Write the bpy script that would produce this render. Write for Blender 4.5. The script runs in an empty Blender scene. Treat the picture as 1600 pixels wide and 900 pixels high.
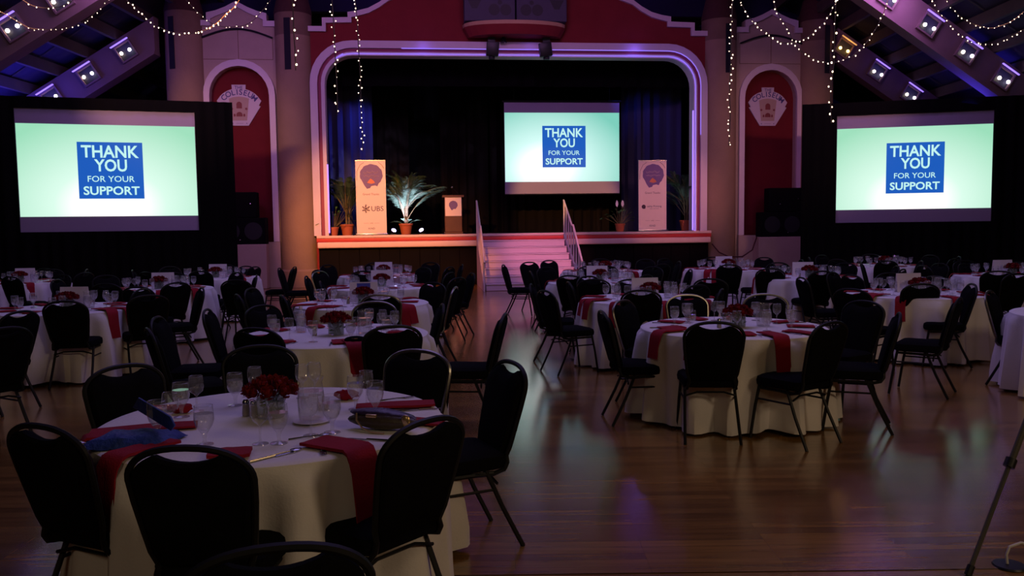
import bpy, math, random
from mathutils import Vector, Matrix
random.seed(7)
PI = math.pi
SC = bpy.context.scene
COL = SC.collection

# ---------------------------------------------------------------- camera
CAM_H = 1.655
F_PX, PITCH, ROLL = 1300.0, 0.0754, 0.0124
cam_d = bpy.data.cameras.new('camera'); cam_d.sensor_width = 36.0; cam_d.lens = 36.0*F_PX/1600.0
cam_d.clip_start = 0.05; cam_d.clip_end = 200
cam = bpy.data.objects.new('camera', cam_d); COL.objects.link(cam); SC.camera = cam
_F = Vector((0, math.cos(PITCH), -math.sin(PITCH))); _X = Vector((1, 0, 0)); _U = _X.cross(_F)
_R = (_X*math.cos(ROLL) - _U*math.sin(ROLL)).normalized()
_UP = _R.cross(_F).normalized()
cam.matrix_world = Matrix(((_R.x, _UP.x, -_F.x, 0), (_R.y, _UP.y, -_F.y, 0), (_R.z, _UP.z, -_F.z, CAM_H), (0, 0, 0, 1)))

# ---------------------------------------------------------------- world, exposure
w = bpy.data.worlds.new('world'); SC.world = w; w.use_nodes = True
w.node_tree.nodes['Background'].inputs[0].default_value = (0.35, 0.22, 0.5, 1)
w.node_tree.nodes['Background'].inputs[1].default_value = 0.004
SC.view_settings.view_transform = 'Standard'; SC.view_settings.look = 'None'
SC.view_settings.gamma = 1; SC.view_settings.use_curve_mapping = False
SC.view_settings.exposure = 0.0
SC.cycles.max_bounces = 6; SC.cycles.diffuse_bounces = 3; SC.cycles.glossy_bounces = 3
SC.cycles.transparent_max_bounces = 24; SC.cycles.sample_clamp_indirect = 2.0
SC.cycles.caustics_reflective = False; SC.cycles.caustics_refractive = False

# stage frame: s along the stage wall, d depth behind it, z up
TH = math.atan(0.106); WY = 23.8; CT, ST = math.cos(TH), math.sin(TH)
def SP(s, d, z): return Vector((s*CT - d*ST, WY + s*ST + d*CT, z))

# ---------------------------------------------------------------- lights
def light(name, kind, loc, energy, col, size=0.1, to=None, spot=None, blend=0.5, sy=None):
    l = bpy.data.lights.new(name, kind); l.energy = energy; l.color = col
    if kind == 'AREA':
        l.size = size
        if sy: l.shape = 'RECTANGLE'; l.size_y = sy
    else: l.shadow_soft_size = size
    if kind == 'SPOT': l.spot_size = math.radians(spot); l.spot_blend = blend
    o = bpy.data.objects.new(name, l); COL.objects.link(o); o.location = loc
    if to is not None:
        o.rotation_euler = (Vector(to) - Vector(loc)).to_track_quat('-Z', 'Y').to_euler()
    return o
# house wash from the trusses: violet from above, dim warm light from the back of the hall
light('violet_wash', 'AREA', (0.5, 11.0, 9.6), 340, (0.47, 0.35, 1.0), 9, (0.5, 11.0, 0))
light('violet_wash', 'AREA', (-6.5, 12.0, 7.0), 34, (0.5, 0.36, 1.0), 4, (-6.5, 12, 0))
light('violet_wash', 'AREA', (6.5, 12.0, 7.0), 34, (0.5, 0.36, 1.0), 4, (6.5, 12, 0))
light('warm_house_light', 'AREA', (6.5, -2.0, 4.6), 95, (1.0, 0.72, 0.44), 1.2, (0.3, 6.0, 0.3))
light('warm_house_light', 'AREA', (-1.5, -4.0, 5.2), 32, (1.0, 0.74, 0.48), 2.0, (-1.0, 6.0, 0.3))
light('warm_house_light', 'AREA', (5.5, 3.0, 6.2), 20, (1.0, 0.60, 0.25), 1.0, (4.5, 6.5, 0.0))
# front wash on the stage
light('amber_stage_spot', 'SPOT', (-5.0, 12.0, 6.2), 8200, (1.0, 0.38, 0.12), 0.12, SP(-3.8, 0.0, 1.7), 28, 0.8)
light('amber_stage_spot', 'SPOT', (-2.0, 13.0, 7.2), 3600, (1.0, 0.30, 0.05), 0.12, SP(-1.4, -1.2, 0.3), 12, 0.7)
light('pink_stage_spot', 'SPOT', (2.6, 11.5, 6.8), 4500, (1.0, 0.27, 0.38), 0.12, SP(0.9, -1.5, 0.9), 15, 0.8)
light('pink_stage_spot', 'SPOT', (7.0, 12.0, 6.8), 2300, (1.0, 0.36, 0.36), 0.12, SP(4.6, 0.6, 2.0), 16, 0.8)
light('magenta_wall_wash', 'AREA', (0.2, 15.5, 8.9), 170, (0.72, 0.26, 0.80), 3.0, SP(0.2, 0, 6.2), sy=1.0)
light('violet_wing_wash', 'AREA', SP(-8.3, -5.0, 7.6), 110, (0.62, 0.26, 0.95), 1.5, SP(-7.4, 0, 5.6))
light('violet_wing_wash', 'AREA', SP(8.6, -5.0, 7.6), 90, (0.62, 0.26, 0.95), 1.5, SP(7.6, 0, 5.6))
light('amber_stage_spot', 'SPOT', (-1.0, 13.0, 7.2), 7000, (1.0, 0.45, 0.14), 0.12, SP(1.9, 2.1, 2.3), 15, 0.5)
light('tan_column_fill', 'SPOT', (-9.0, 13.0, 6.0), 1200, (1.0, 0.50, 0.34), 0.2, SP(-7.6, 0, 3.6), 32, 0.9)  # added fill that warms the columns, no fixture of its own
light('tan_column_fill', 'SPOT', (9.6, 13.0, 6.0), 1000, (1.0, 0.46, 0.40), 0.2, SP(7.6, 0, 3.6), 32, 0.9)
light('beam_fill', 'AREA', (-7.0, 12.5, 7.0), 24, (0.75, 0.42, 0.85), 2.0, (-11.5, 20, 5.6))  # added fill that brightens the beam faces, no fixture of its own
light('beam_fill', 'AREA', (7.0, 12.5, 7.0), 5, (0.75, 0.42, 0.85), 2.0, (11.5, 20, 5.6))
light('red_niche_light', 'POINT', SP(-7.5, -0.75, 3.1), 2.5, (1.0, 0.16, 0.05), 0.1)
light('red_niche_light', 'POINT', SP(7.8, -0.75, 3.1), 2.5, (1.0, 0.16, 0.05), 0.1)
# blue LEDs on the proscenium trim and on the stage
BL = (0.20, 0.11, 1.0)
for s, d, z, e in ((3.6, -0.22, 6.55, 6), (4.9, -0.28, 6.15, 4), (-2.4, -0.22, 6.6, 3), (0.6, -0.22, 6.6, 1.5)):
    light('blue_trim_led', 'POINT', SP(s, d, z), e*0.5, BL, 0.06)
light('blue_curtain_wash', 'SPOT', SP(-3.4, 1.75, 6.3), 420, (0.06, 0.09, 1.0), 0.1, SP(-4.9, 2.35, 3.4), 62, 1.0)
light('blue_curtain_wash', 'SPOT', SP(3.2, 1.75, 6.3), 70, (0.06, 0.09, 1.0), 0.1, SP(4.9, 2.5, 4.4), 66, 1.0)
light('blue_back_wash', 'AREA', SP(0, 0.7, 10.5), 30, (0.08, 0.06, 1.0), 2.0, SP(0, 1.6, 8.6))

# ---------------------------------------------------------------- materials
def mat(name, col, rough=0.6, metal=0.0, spec=0.5, bump=None, noise=None, emit=None, sheen=0):
    m = bpy.data.materials.new(name); m.use_nodes = True; nt = m.node_tree; b = nt.nodes['Principled BSDF']
    b.inputs['Base Color'].default_value = (*col, 1); b.inputs['Roughness'].default_value = rough
    b.inputs['Metallic'].default_value = metal; b.inputs['Specular IOR Level'].default_value = spec
    if sheen: b.inputs['Sheen Weight'].default_value = sheen
    tc = nt.nodes.new('ShaderNodeTexCoord')
    if noise:   # (scale, amount) mottling of the base colour
        n = nt.nodes.new('ShaderNodeTexNoise'); n.inputs['Scale'].default_value = noise[0]; n.inputs['Detail'].default_value = 4
        nt.links.new(tc.outputs['Object'], n.inputs['Vector'])
        mx = nt.nodes.new('ShaderNodeMix'); mx.data_type = 'RGBA'
        mx.inputs['A'].default_value = (*[c*(1-noise[1]) for c in col], 1); mx.inputs['B'].default_value = (*[min(1, c*(1+noise[1])) for c in col], 1)
        nt.links.new(n.outputs['Fac'], mx.inputs['Factor']); nt.links.new(mx.outputs['Result'], b.inputs['Base Color'])
    if bump:
        n = nt.nodes.new('ShaderNodeTexNoise'); n.inputs['Scale'].default_value = bump[0]; n.inputs['Detail'].default_value = 3
        nt.links.new(tc.outputs['Object'], n.inputs['Vector'])
        bp = nt.nodes.new('ShaderNodeBump'); bp.inputs['Strength'].default_value = bump[1]; bp.inputs['Distance'].default_value = 0.01
        nt.links.new(n.outputs['Fac'], bp.inputs['Height']); nt.links.new(bp.outputs['Normal'], b.inputs['Normal'])
    if emit:
        b.inputs['Emission Color'].default_value = (*emit[0], 1); b.inputs['Emission Strength'].default_value = emit[1]
    return m
M = {}
M['black_fabric'] = mat('black_fabric', (0.005, 0.005, 0.006), 0.95, spec=0.05, bump=(180, 0.3))
M['chair_metal'] = mat('chair_metal', (0.008, 0.008, 0.008), 0.5, 0.0, 0.2, noise=(30, 0.4))
M['chair_leg'] = mat('chair_leg', (0.009, 0.008, 0.008), 0.5, 0.0, 0.25, noise=(30, 0.3))
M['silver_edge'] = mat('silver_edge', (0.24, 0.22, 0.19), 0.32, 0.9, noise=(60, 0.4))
M['chrome'] = mat('chrome', (0.55, 0.53, 0.5), 0.25, 0.9, noise=(60, 0.3))
M['cloth'] = mat('white_cloth', (0.78, 0.74, 0.72), 0.85, spec=0.2, bump=(90, 0.15), noise=(5, 0.05))
M['napkin'] = mat('red_napkin', (0.28, 0.009, 0.020), 0.8, spec=0.2, bump=(120, 0.3), noise=(14, 0.12))
M['card'] = mat('white_card', (0.80, 0.72, 0.74), 0.7, noise=(3, 0.03))
M['blue_print'] = mat('blue_print', (0.06, 0.07, 0.45), 0.6, noise=(8, 0.1))
M['steel'] = mat('cutlery_steel', (0.5, 0.5, 0.52), 0.2, 1.0, noise=(40, 0.1))
M['navy'] = mat('navy_satin', (0.018, 0.042, 0.22), 0.6, spec=0.3, bump=(60, 0.8), noise=(25, 0.5))
M['brown_leather'] = mat('brown_leather', (0.05, 0.035, 0.02), 0.45, bump=(50, 0.4), noise=(10, 0.3))
M['purple_leather'] = mat('purple_leather', (0.03, 0.015, 0.045), 0.4, bump=(50, 0.4), noise=(10, 0.3))
M['gold'] = mat('brass_gold', (0.6, 0.42, 0.2), 0.3, 0.8, noise=(20, 0.2))
M['rose'] = mat('red_rose', (0.16, 0.004, 0.006), 0.75, spec=0.2, noise=(30, 0.35))
M['leaf'] = mat('leaf_green', (0.035, 0.10, 0.018), 0.5, noise=(12, 0.45))
M['palm'] = mat('palm_green', (0.09, 0.17, 0.085), 0.45, noise=(4, 0.5))
M['stem'] = mat('palm_stem', (0.16, 0.13, 0.05), 0.6, noise=(9, 0.3))
M['petal'] = mat('white_petal', (0.8, 0.72, 0.7), 0.5, noise=(9, 0.05))
M['terracotta'] = mat('terracotta', (0.42, 0.10, 0.035), 0.7, noise=(9, 0.15))
M['soil'] = mat('soil', (0.03, 0.02, 0.015), 0.9, noise=(30, 0.4))
M['salt'] = mat('shaker_glass', (0.30, 0.26, 0.22), 0.2, noise=(30, 0.3))
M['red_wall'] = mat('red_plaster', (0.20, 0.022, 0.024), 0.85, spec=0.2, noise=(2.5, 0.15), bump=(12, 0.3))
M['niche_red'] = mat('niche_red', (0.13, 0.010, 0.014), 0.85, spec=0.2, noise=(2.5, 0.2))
M['cream'] = mat('cream_plaster', (0.44, 0.33, 0.27), 0.85, spec=0.2, noise=(3, 0.10), bump=(18, 0.35))
M['column'] = mat('tan_plaster', (0.30, 0.20, 0.13), 0.9, spec=0.15, noise=(2.2, 0.16), bump=(16, 0.6))
M['col_band'] = mat('darker_plaster', (0.19, 0.12, 0.08), 0.9, spec=0.15, noise=(3, 0.2), bump=(16, 0.5))
M['white_trim'] = mat('white_trim', (0.62, 0.52, 0.56), 0.55, noise=(4, 0.05))
M['maroon_stripe'] = mat('maroon_stripe', (0.26, 0.03, 0.08), 0.6, noise=(4, 0.1))
M['cone'] = mat('cone_shingle', (0.06, 0.02, 0.016), 0.9, noise=(10, 0.3))
M['slit'] = mat('slit_dark', (0.006, 0.004, 0.012), 0.9, noise=(3, 0.1))
M['lip_red'] = mat('lip_red', (0.50, 0.035, 0.03), 0.5, noise=(4, 0.1))
M['lip_cream'] = mat('lip_cream', (0.70, 0.50, 0.42), 0.55, noise=(4, 0.08))
M['panel_wood'] = mat('dark_panel_wood', (0.0035, 0.0022, 0.0018), 0.8, spec=0.1, noise=(3, 0.4))
M['stage_floor'] = mat('stage_boards', (0.03, 0.02, 0.018), 0.5, noise=(3, 0.2))
M['black_drape'] = mat('black_drape', (0.004, 0.004, 0.004), 0.95, spec=0.05, bump=(60, 0.2))
M['dark_curtain'] = mat('dark_curtain', (0.008, 0.006, 0.005), 0.95, spec=0.05, bump=(60, 0.2))
M['blue_curtain'] = mat('blue_curtain', (0.05, 0.05, 0.09), 0.9, spec=0.1, bump=(60, 0.2))
M['navy_wall'] = mat('navy_wall', (0.02, 0.016, 0.06), 0.9, spec=0.1, noise=(1.0, 0.35))
M['screen_edge'] = mat('screen_matte', (0.30, 0.26, 0.36), 0.9, spec=0.1, noise=(3, 0.04))
M['stairs'] = mat('white_stair_paint', (0.62, 0.50, 0.56), 0.6, noise=(4, 0.06))
M['rail'] = mat('white_rail_paint', (0.62, 0.52, 0.54), 0.5, noise=(8, 0.05))
M['beam'] = mat('painted_beam', (0.22, 0.145, 0.135), 0.8, spec=0.2, noise=(2.5, 0.15), bump=(10, 0.3))
M['roof'] = mat('roof_boards', (0.055, 0.045, 0.075), 0.9, spec=0.1, noise=(2, 0.35))
M['purlin'] = mat('dark_purlin', (0.07, 0.05, 0.035), 0.85, noise=(3, 0.3))
M['recess'] = mat('recess_dark', (0.02, 0.02, 0.03), 0.7, noise=(4, 0.1))
M['speaker'] = mat('speaker_grey', (0.05, 0.045, 0.075), 0.7, noise=(6, 0.1))
M['woofer'] = mat('woofer_cone', (0.008, 0.008, 0.010), 0.6, noise=(10, 0.1))
M['black_metal'] = mat('black_metal', (0.01, 0.01, 0.011), 0.45, 0.3, noise=(9, 0.1))
M['pa_black'] = mat('speaker_black', (0.003, 0.003, 0.0035), 0.85, spec=0.1, noise=(9, 0.1))
M['bare_wood'] = mat('bare_wood', (0.5, 0.30, 0.16), 0.7, noise=(3, 0.2))
M['walnut'] = mat('lectern_walnut', (0.10, 0.035, 0.014), 0.5, noise=(5, 0.3))
M['banner'] = mat('banner_vinyl', (0.82, 0.66, 0.52), 0.55, noise=(2, 0.03))
M['print_purple'] = mat('print_purple', (0.17, 0.10, 0.24), 0.6, noise=(9, 0.1))
M['print_brown'] = mat('print_brown', (0.20, 0.09, 0.05), 0.6, noise=(9, 0.1))
M['print_dark'] = mat('print_dark', (0.08, 0.03, 0.05), 0.6, noise=(9, 0.1))
M['print_pale'] = mat('print_pale', (0.42, 0.30, 0.34), 0.6, noise=(9, 0.1))
M['print_orange'] = mat('print_orange', (0.65, 0.20, 0.08), 0.6, noise=(9, 0.1))
M['emblem'] = mat('emblem_board', (0.50, 0.42, 0.52), 0.6, noise=(3, 0.05))
M['emblem_tan'] = mat('emblem_tan', (0.36, 0.24, 0.22), 0.6, noise=(3, 0.05))
M['emblem_blue'] = mat('emblem_blue', (0.035, 0.02, 0.16), 0.6, noise=(5, 0.1))
M['emblem_red'] = mat('emblem_red', (0.16, 0.012, 0.02), 0.6, noise=(5, 0.1))
M['wire'] = mat('string_wire', (0.10, 0.07, 0.05), 0.7, noise=(5, 0.1))
M['bulb'] = mat('fairy_bulb', (1, 0.85, 0.6), 0.4, emit=((1.0, 0.74, 0.48), 5.0))
M['lamp_warm'] = mat('lamp_warm', (1, 0.9, 0.8), 0.4, emit=((1.0, 0.80, 0.68), 8.0))
M['lamp_white'] = mat('lamp_white', (1, 0.9, 1), 0.4, emit=((0.80, 0.72, 1.0), 8.0))
M['lamp_amber'] = mat('lamp_amber', (1, 0.7, 0.3), 0.4, emit=((1.0, 0.55, 0.14), 8.0))
M['led_blue'] = mat('led_blue', (0.3, 0.3, 1), 0.4, emit=((0.30, 0.17, 1.0), 1.6))
M['lamp_amber_bar'] = mat('lamp_amber_bar', (1, 0.7, 0.3), 0.4, emit=((1.0, 0.45, 0.12), 0.7))
M['soft_trim_glow'] = mat('soft_trim_glow', (0.3, 0.3, 1), 0.4, emit=((0.34, 0.20, 0.85), 0.75))  # glow of the lit trim bands, put into the material
M['spot_face'] = mat('spot_face', (1, 1, 1), 0.4, emit=((0.55, 0.5, 1.0), 8.0))
M['exit_red'] = mat('exit_red', (0.6, 0.02, 0.05), 0.4, emit=((1.0, 0.02, 0.06), 1.0))
M['white_cable'] = mat('white_cable', (0.5, 0.48, 0.45), 0.5, noise=(9, 0.1))
M['stand'] = mat('stand_grey', (0.07, 0.065, 0.05), 0.45, 0.3, noise=(9, 0.15))
M['rope'] = mat('dark_red_rope', (0.06, 0.008, 0.012), 0.8, noise=(9, 0.1))
M['tabletop'] = mat('plywood_top', (0.3, 0.2, 0.12), 0.6, noise=(4, 0.2))
M['candle'] = mat('wax', (0.5, 0.33, 0.2), 0.5, noise=(5, 0.1))

def glass_mat(name, tint, body, body_col, rough=0.03, ior=1.5):
    m = bpy.data.materials.new(name); m.use_nodes = True; nt = m.node_tree
    for n in list(nt.nodes):
        if n.type != 'OUTPUT_MATERIAL': nt.nodes.remove(n)
    out = [n for n in nt.nodes if n.type == 'OUTPUT_MATERIAL'][0]
    tr = nt.nodes.new('ShaderNodeBsdfTransparent'); tr.inputs[0].default_value = (*tint, 1)
    gl = nt.nodes.new('ShaderNodeBsdfGlossy'); gl.inputs['Roughness'].default_value = rough
    df = nt.nodes.new('ShaderNodeBsdfDiffuse'); df.inputs[0].default_value = (*body_col, 1)
    lw = nt.nodes.new('ShaderNodeLayerWeight'); lw.inputs[0].default_value = 0.5; pw = nt.nodes.new('ShaderNodeMath'); pw.operation = 'POWER'; pw.inputs[1].default_value = 3.0; nt.links.new(lw.outputs['Facing'], pw.inputs[0]); fr = nt.nodes.new('ShaderNodeMath'); fr.operation = 'MULTIPLY_ADD'; fr.inputs[1].default_value = 0.75; fr.inputs[2].default_value = 0.06; nt.links.new(pw.outputs[0], fr.inputs[0])
    nz = nt.nodes.new('ShaderNodeTexNoise'); nz.inputs['Scale'].default_value = 25
    mth = nt.nodes.new('ShaderNodeMath'); mth.operation = 'MULTIPLY'; mth.inputs[1].default_value = body*2
    nt.links.new(nz.outputs['Fac'], mth.inputs[0])
    m1 = nt.nodes.new('ShaderNodeMixShader'); m2 = nt.nodes.new('ShaderNodeMixShader')
    nt.links.new(mth.outputs[0], m1.inputs[0]); nt.links.new(tr.outputs[0], m1.inputs[1]); nt.links.new(df.outputs[0], m1.inputs[2])
    nt.links.new(fr.outputs[0], m2.inputs[0]); nt.links.new(m1.outputs[0], m2.inputs[1]); nt.links.new(gl.outputs[0], m2.inputs[2])
    nt.links.new(m2.outputs[0], out.inputs[0]); return m
M['glass'] = glass_mat('clear_glass', (0.98, 0.98, 0.985), 0.06, (0.95, 0.95, 1.0), ior=1.75)
M['water'] = glass_mat('water', (0.94, 0.94, 0.97), 0.16, (0.95, 0.95, 1.0), 0.02, 1.7)
M['vase_glass'] = glass_mat('vase_glass', (0.75, 0.8, 0.75), 0.12, (0.5, 0.55, 0.5), ior=1.5)

def wood_floor():
    m = bpy.data.materials.new('oak_floor'); m.use_nodes = True; nt = m.node_tree; b = nt.nodes['Principled BSDF']
    N, L = nt.nodes.new, nt.links.new
    g = N('ShaderNodeNewGeometry')
    mp = N('ShaderNodeMapping'); mp.inputs['Location'].default_value = (0, 0, 0); L(g.outputs['Position'], mp.inputs['Vector'])
    br = N('ShaderNodeTexBrick'); br.offset = 0.5; br.inputs['Scale'].default_value = 1.0
    br.inputs['Brick Width'].default_value = 1.3; br.inputs['Row Height'].default_value = 0.08
    br.inputs['Mortar Size'].default_value = 0.0006; br.inputs['Color1'].default_value = (0.165, 0.078, 0.015, 1)
    br.inputs['Color2'].default_value = (0.30, 0.150, 0.030, 1); br.inputs['Mortar'].default_value = (0.05, 0.02, 0.008, 1); br.inputs['Bias'].default_value = 0.0
    L(mp.outputs[0], br.inputs['Vector'])
    mp2 = N('ShaderNodeMapping'); mp2.inputs['Scale'].default_value = (2.2, 26, 1); L(g.outputs['Position'], mp2.inputs['Vector'])
    nz = N('ShaderNodeTexNoise'); nz.inputs['Scale'].default_value = 1.0; nz.inputs['Detail'].default_value = 5; L(mp2.outputs[0], nz.inputs['Vector'])
    nz2 = N('ShaderNodeTexNoise'); nz2.inputs['Scale'].default_value = 0.9; nz2.inputs['Detail'].default_value = 2; L(g.outputs['Position'], nz2.inputs['Vector'])
    mr = N('ShaderNodeMapRange'); mr.inputs['To Min'].default_value = 0.40; mr.inputs['To Max'].default_value = 1.5; L(nz.outputs['Fac'], mr.inputs['Value'])
    mu = N('ShaderNodeMix'); mu.data_type = 'RGBA'; mu.blend_type = 'MULTIPLY'; mu.inputs['Factor'].default_value = 1
    L(br.outputs['Color'], mu.inputs['A']); L(mr.outputs[0], mu.inputs['B']); L(mu.outputs['Result'], b.inputs['Base Color'])
    r2 = N('ShaderNodeMapRange'); r2.inputs['To Min'].default_value = 0.15; r2.inputs['To Max'].default_value = 0.27; L(nz2.outputs['Fac'], r2.inputs['Value'])
    L(r2.outputs[0], b.inputs['Roughness']); b.inputs['Specular IOR Level'].default_value = 0.6; b.inputs['Coat Weight'].default_value = 0.65; b.inputs['Coat Roughness'].default_value = 0.17; b.inputs['Coat IOR'].default_value = 1.6
    bp = N('ShaderNodeBump'); bp.inputs['Strength'].default_value = 0.25; bp.inputs['Distance'].default_value = 0.002
    L(nz.outputs['Fac'], bp.inputs['Height']); L(bp.outputs['Normal'], b.inputs['Normal'])
    return m
M['floor'] = wood_floor()

def projection_mat(name, edge, mid, hot, hx, hz, k):
    m = bpy.data.materials.new(name); m.use_nodes = True; nt = m.node_tree; b = nt.nodes['Principled BSDF']
    N, L = nt.nodes.new, nt.links.new
    tc = N('ShaderNodeTexCoord'); mp = N('ShaderNodeMapping'); mp.inputs['Location'].default_value = (-hx, 0, -hz); mp.inputs['Scale'].default_value = (k, 0, k*1.35)
    mp.vector_type = 'POINT'
    sub = N('ShaderNodeVectorMath'); sub.operation = 'SUBTRACT'; sub.inputs[1].default_value = (hx, 0, hz)
    mul = N('ShaderNodeVectorMath'); mul.operation = 'MULTIPLY'; mul.inputs[1].default_value = (k, 0, k*1.35)
    ln = N('ShaderNodeVectorMath'); ln.operation = 'LENGTH'
    L(tc.outputs['Object'], sub.inputs[0]); L(sub.outputs[0], mul.inputs[0]); L(mul.outputs[0], ln.inputs[0])
    cr = N('ShaderNodeValToRGB'); e = cr.color_ramp.elements; e[0].position = 0.16; e[0].color = (*hot, 1); e[1].position = 1.0; e[1].color = (*edge, 1)
    x = e.new(0.42); x.color = (*mid, 1); L(ln.outputs['Value'], cr.inputs[0])
    b.inputs['Base Color'].default_value = (0.02, 0.02, 0.02, 1); b.inputs['Roughness'].default_value = 0.9
    L(cr.outputs[0], b.inputs['Emission Color']); b.inputs['Emission Strength'].default_value = 1.0
    return m
M['proj_side'] = projection_mat('projection_light', (0.33, 0.74, 0.50), (0.72, 1.0, 0.85), (1.3, 1.3, 1.2), 0.0, -0.80, 0.36)
M['proj_mid'] = projection_mat('projection_light_centre', (0.20, 0.62, 0.50), (0.68, 1.0, 0.95), (1.3, 1.3, 1.3), -0.5, -0.62, 0.36)
M['proj_blue'] = mat('projected_blue', (0.01, 0.01, 0.01), 0.9, emit=((0.010, 0.105, 0.50), 1.0))
M['proj_text'] = mat('projected_lettering', (0.01, 0.01, 0.01), 0.9, emit=((0.55, 0.92, 0.88), 1.0))

# ---------------------------------------------------------------- mesh helpers
class MB:
    def __init__(s): s.v = []; s.f = []; s.T = None
    def add(s, vs, fs):
        o = len(s.v); s.v += [(s.T @ Vector(p)) if s.T else Vector(p) for p in vs]; s.f += [[o+i for i in f] for f in fs]; return s
    def box(s, x0, x1, y0, y1, z0, z1, fn=None):
        vs = [(x, y, z) for z in (z0, z1) for y in (y0, y1) for x in (x0, x1)]
        if fn: vs = [fn(*p) for p in vs]
        return s.add(vs, [(0, 2, 3, 1), (4, 5, 7, 6), (0, 1, 5, 4), (2, 6, 7, 3), (0, 4, 6, 2), (1, 3, 7, 5)])
    def tube(s, pts, r, n=8, cap=True, closed=False):
        pts = [Vector(p) for p in pts]; m = len(pts); rs = r if isinstance(r, (list, tuple)) else [r]*m
        vs = []; prev = None
        for i, p in enumerate(pts):
            if closed: t = pts[(i+1) % m] - pts[i-1]
            else: t = (pts[min(i+1, m-1)] - pts[max(i-1, 0)])
            t = t.normalized() if t.length > 1e-9 else Vector((0, 0, 1))
            if prev is None:
                a = Vector((0, 0, 1)) if abs(t.z) < 0.9 else Vector((1, 0, 0))
                nx = t.cross(a).normalized()
            else:
                nx = (prev - t*prev.dot(t)); nx = nx.normalized() if nx.length > 1e-6 else t.orthogonal().normalized()
            prev = nx; ny = t.cross(nx)
            for k in range(n):
                an = 2*PI*k/n; vs.append(p + (nx*math.cos(an) + ny*math.sin(an))*rs[i])
        fs = []
        for i in range(m if closed else m-1):
            j = (i+1) % m
            for k in range(n): fs.append((i*n+k, i*n+(k+1) % n, j*n+(k+1) % n, j*n+k))
        if cap and not closed: fs.append(tuple(range(n-1, -1, -1))); fs.append(tuple((m-1)*n+k for k in range(n)))
        return s.add(vs, fs)
    def lathe(s, prof, n=16, c=(0, 0, 0), lid=True):
        vs = []; fs = []
        for r, z in prof:
            for k in range(n): an = 2*PI*k/n; vs.append((c[0]+r*math.cos(an), c[1]+r*math.sin(an), c[2]+z))
        for i in range(len(prof)-1):
            for k in range(n): fs.append((i*n+k, i*n+(k+1) % n, (i+1)*n+(k+1) % n, (i+1)*n+k))
        if prof[0][0] > 1e-4: fs.append(tuple(range(n-1, -1, -1)))
        if lid and prof[-1][0] > 1e-4: fs.append(tuple((len(prof)-1)*n+k for k in range(n)))
        return s.add(vs, fs)
    def prism(s, poly, y0, y1, fn=None):      # poly in (x, z), pushed along y
        n = len(poly); vs = [(x, y0, z) for x, z in poly] + [(x, y1, z) for x, z in poly]
        if fn: vs = [fn(*p) for p in vs]
        return s.add(vs, [tuple(range(n)), tuple(range(2*n-1, n-1, -1))] + [(i, i+n, (i+1) % n+n, (i+1) % n) for i in range(n)])
    def ball(s, c, r, n=8, m=5, sq=(1, 1, 1)):
        vs = [(c[0], c[1], c[2]+r*sq[2])]; fs = []
        for i in range(1, m):
            ph = PI*i/m
            for k in range(n): an = 2*PI*k/n; vs.append((c[0]+r*sq[0]*math.sin(ph)*math.cos(an), c[1]+r*sq[1]*math.sin(ph)*math.sin(an), c[2]+r*sq[2]*math.cos(ph)))
        vs.append((c[0], c[1], c[2]-r*sq[2])); L = len(vs)-1
        for k in range(n): fs.append((0, 1+k, 1+(k+1) % n)); fs.append((L, 1+(m-2)*n+(k+1) % n, 1+(m-2)*n+k))
        for i in range(m-2):
            for k in range(n): fs.append((1+i*n+k, 1+(i+1)*n+k, 1+(i+1)*n+(k+1) % n, 1+i*n+(k+1) % n))
        return s.add(vs, fs)
    def mesh(s, name, m, smooth=True, bevel=None):
        me = bpy.data.meshes.new(name); me.from_pydata([tuple(p) for p in s.v], [], s.f); me.materials.append(m)
        import bmesh
        bm = bmesh.new(); bm.from_mesh(me); bmesh.ops.recalc_face_normals(bm, faces=bm.faces)
        if bevel: bmesh.ops.bevel(bm, geom=bm.edges[:], offset=bevel[0], segments=bevel[1], affect='EDGES', profile=0.5)
        bm.to_mesh(me); bm.free()
        if smooth:
            me.polygons.foreach_set('use_smooth', [True]*len(me.polygons)); me.set_sharp_from_angle(angle=math.radians(38))
        return me
    def build(s, name, m, parent=None, smooth=True, bevel=None, loc=None, rz=0):
        return link(name, s.mesh(name, m, smooth, bevel), parent, loc, rz)
def link(name, me, parent=None, loc=None, rz=0):
    o = bpy.data.objects.new(name, me); COL.objects.link(o)
    if parent: o.parent = parent
    if loc is not None: o.location = loc
    if rz: o.rotation_euler = (0, 0, rz)
    return o
def tag(o, label, cat, group=None):
    o['label'] = label; o['category'] = cat
    if group: o['group'] = group
    return o
def thing(name, label, cat, loc=(0, 0, 0), rz=0, group=None):
    o = bpy.data.objects.new(name, None); COL.objects.link(o); o.location = loc; o.rotation_euler = (0, 0, rz); o.empty_display_size = 0.1
    return tag(o, label, cat, group)
def struct(o): o['kind'] = 'structure'; return o
KIDS = {}
def dup(root, loc, rz, label, group=None):
    if root.name not in KIDS: KIDS[root.name] = [(c, list(c.children)) for c in root.children]
    r = root.copy(); COL.objects.link(r); r.location = loc; r.rotation_euler = (0, 0, rz); r['label'] = label
    if group: r['group'] = group
    for c, gs in KIDS[root.name]:
        k = c.copy(); COL.objects.link(k); k.parent = r
        for g in gs: q = g.copy(); COL.objects.link(q); q.parent = k
    return r
def SB(mb, s0, s1, d0, d1, z0, z1): return mb.box(s0, s1, d0, d1, z0, z1, SP)
_TC = {}
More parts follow.
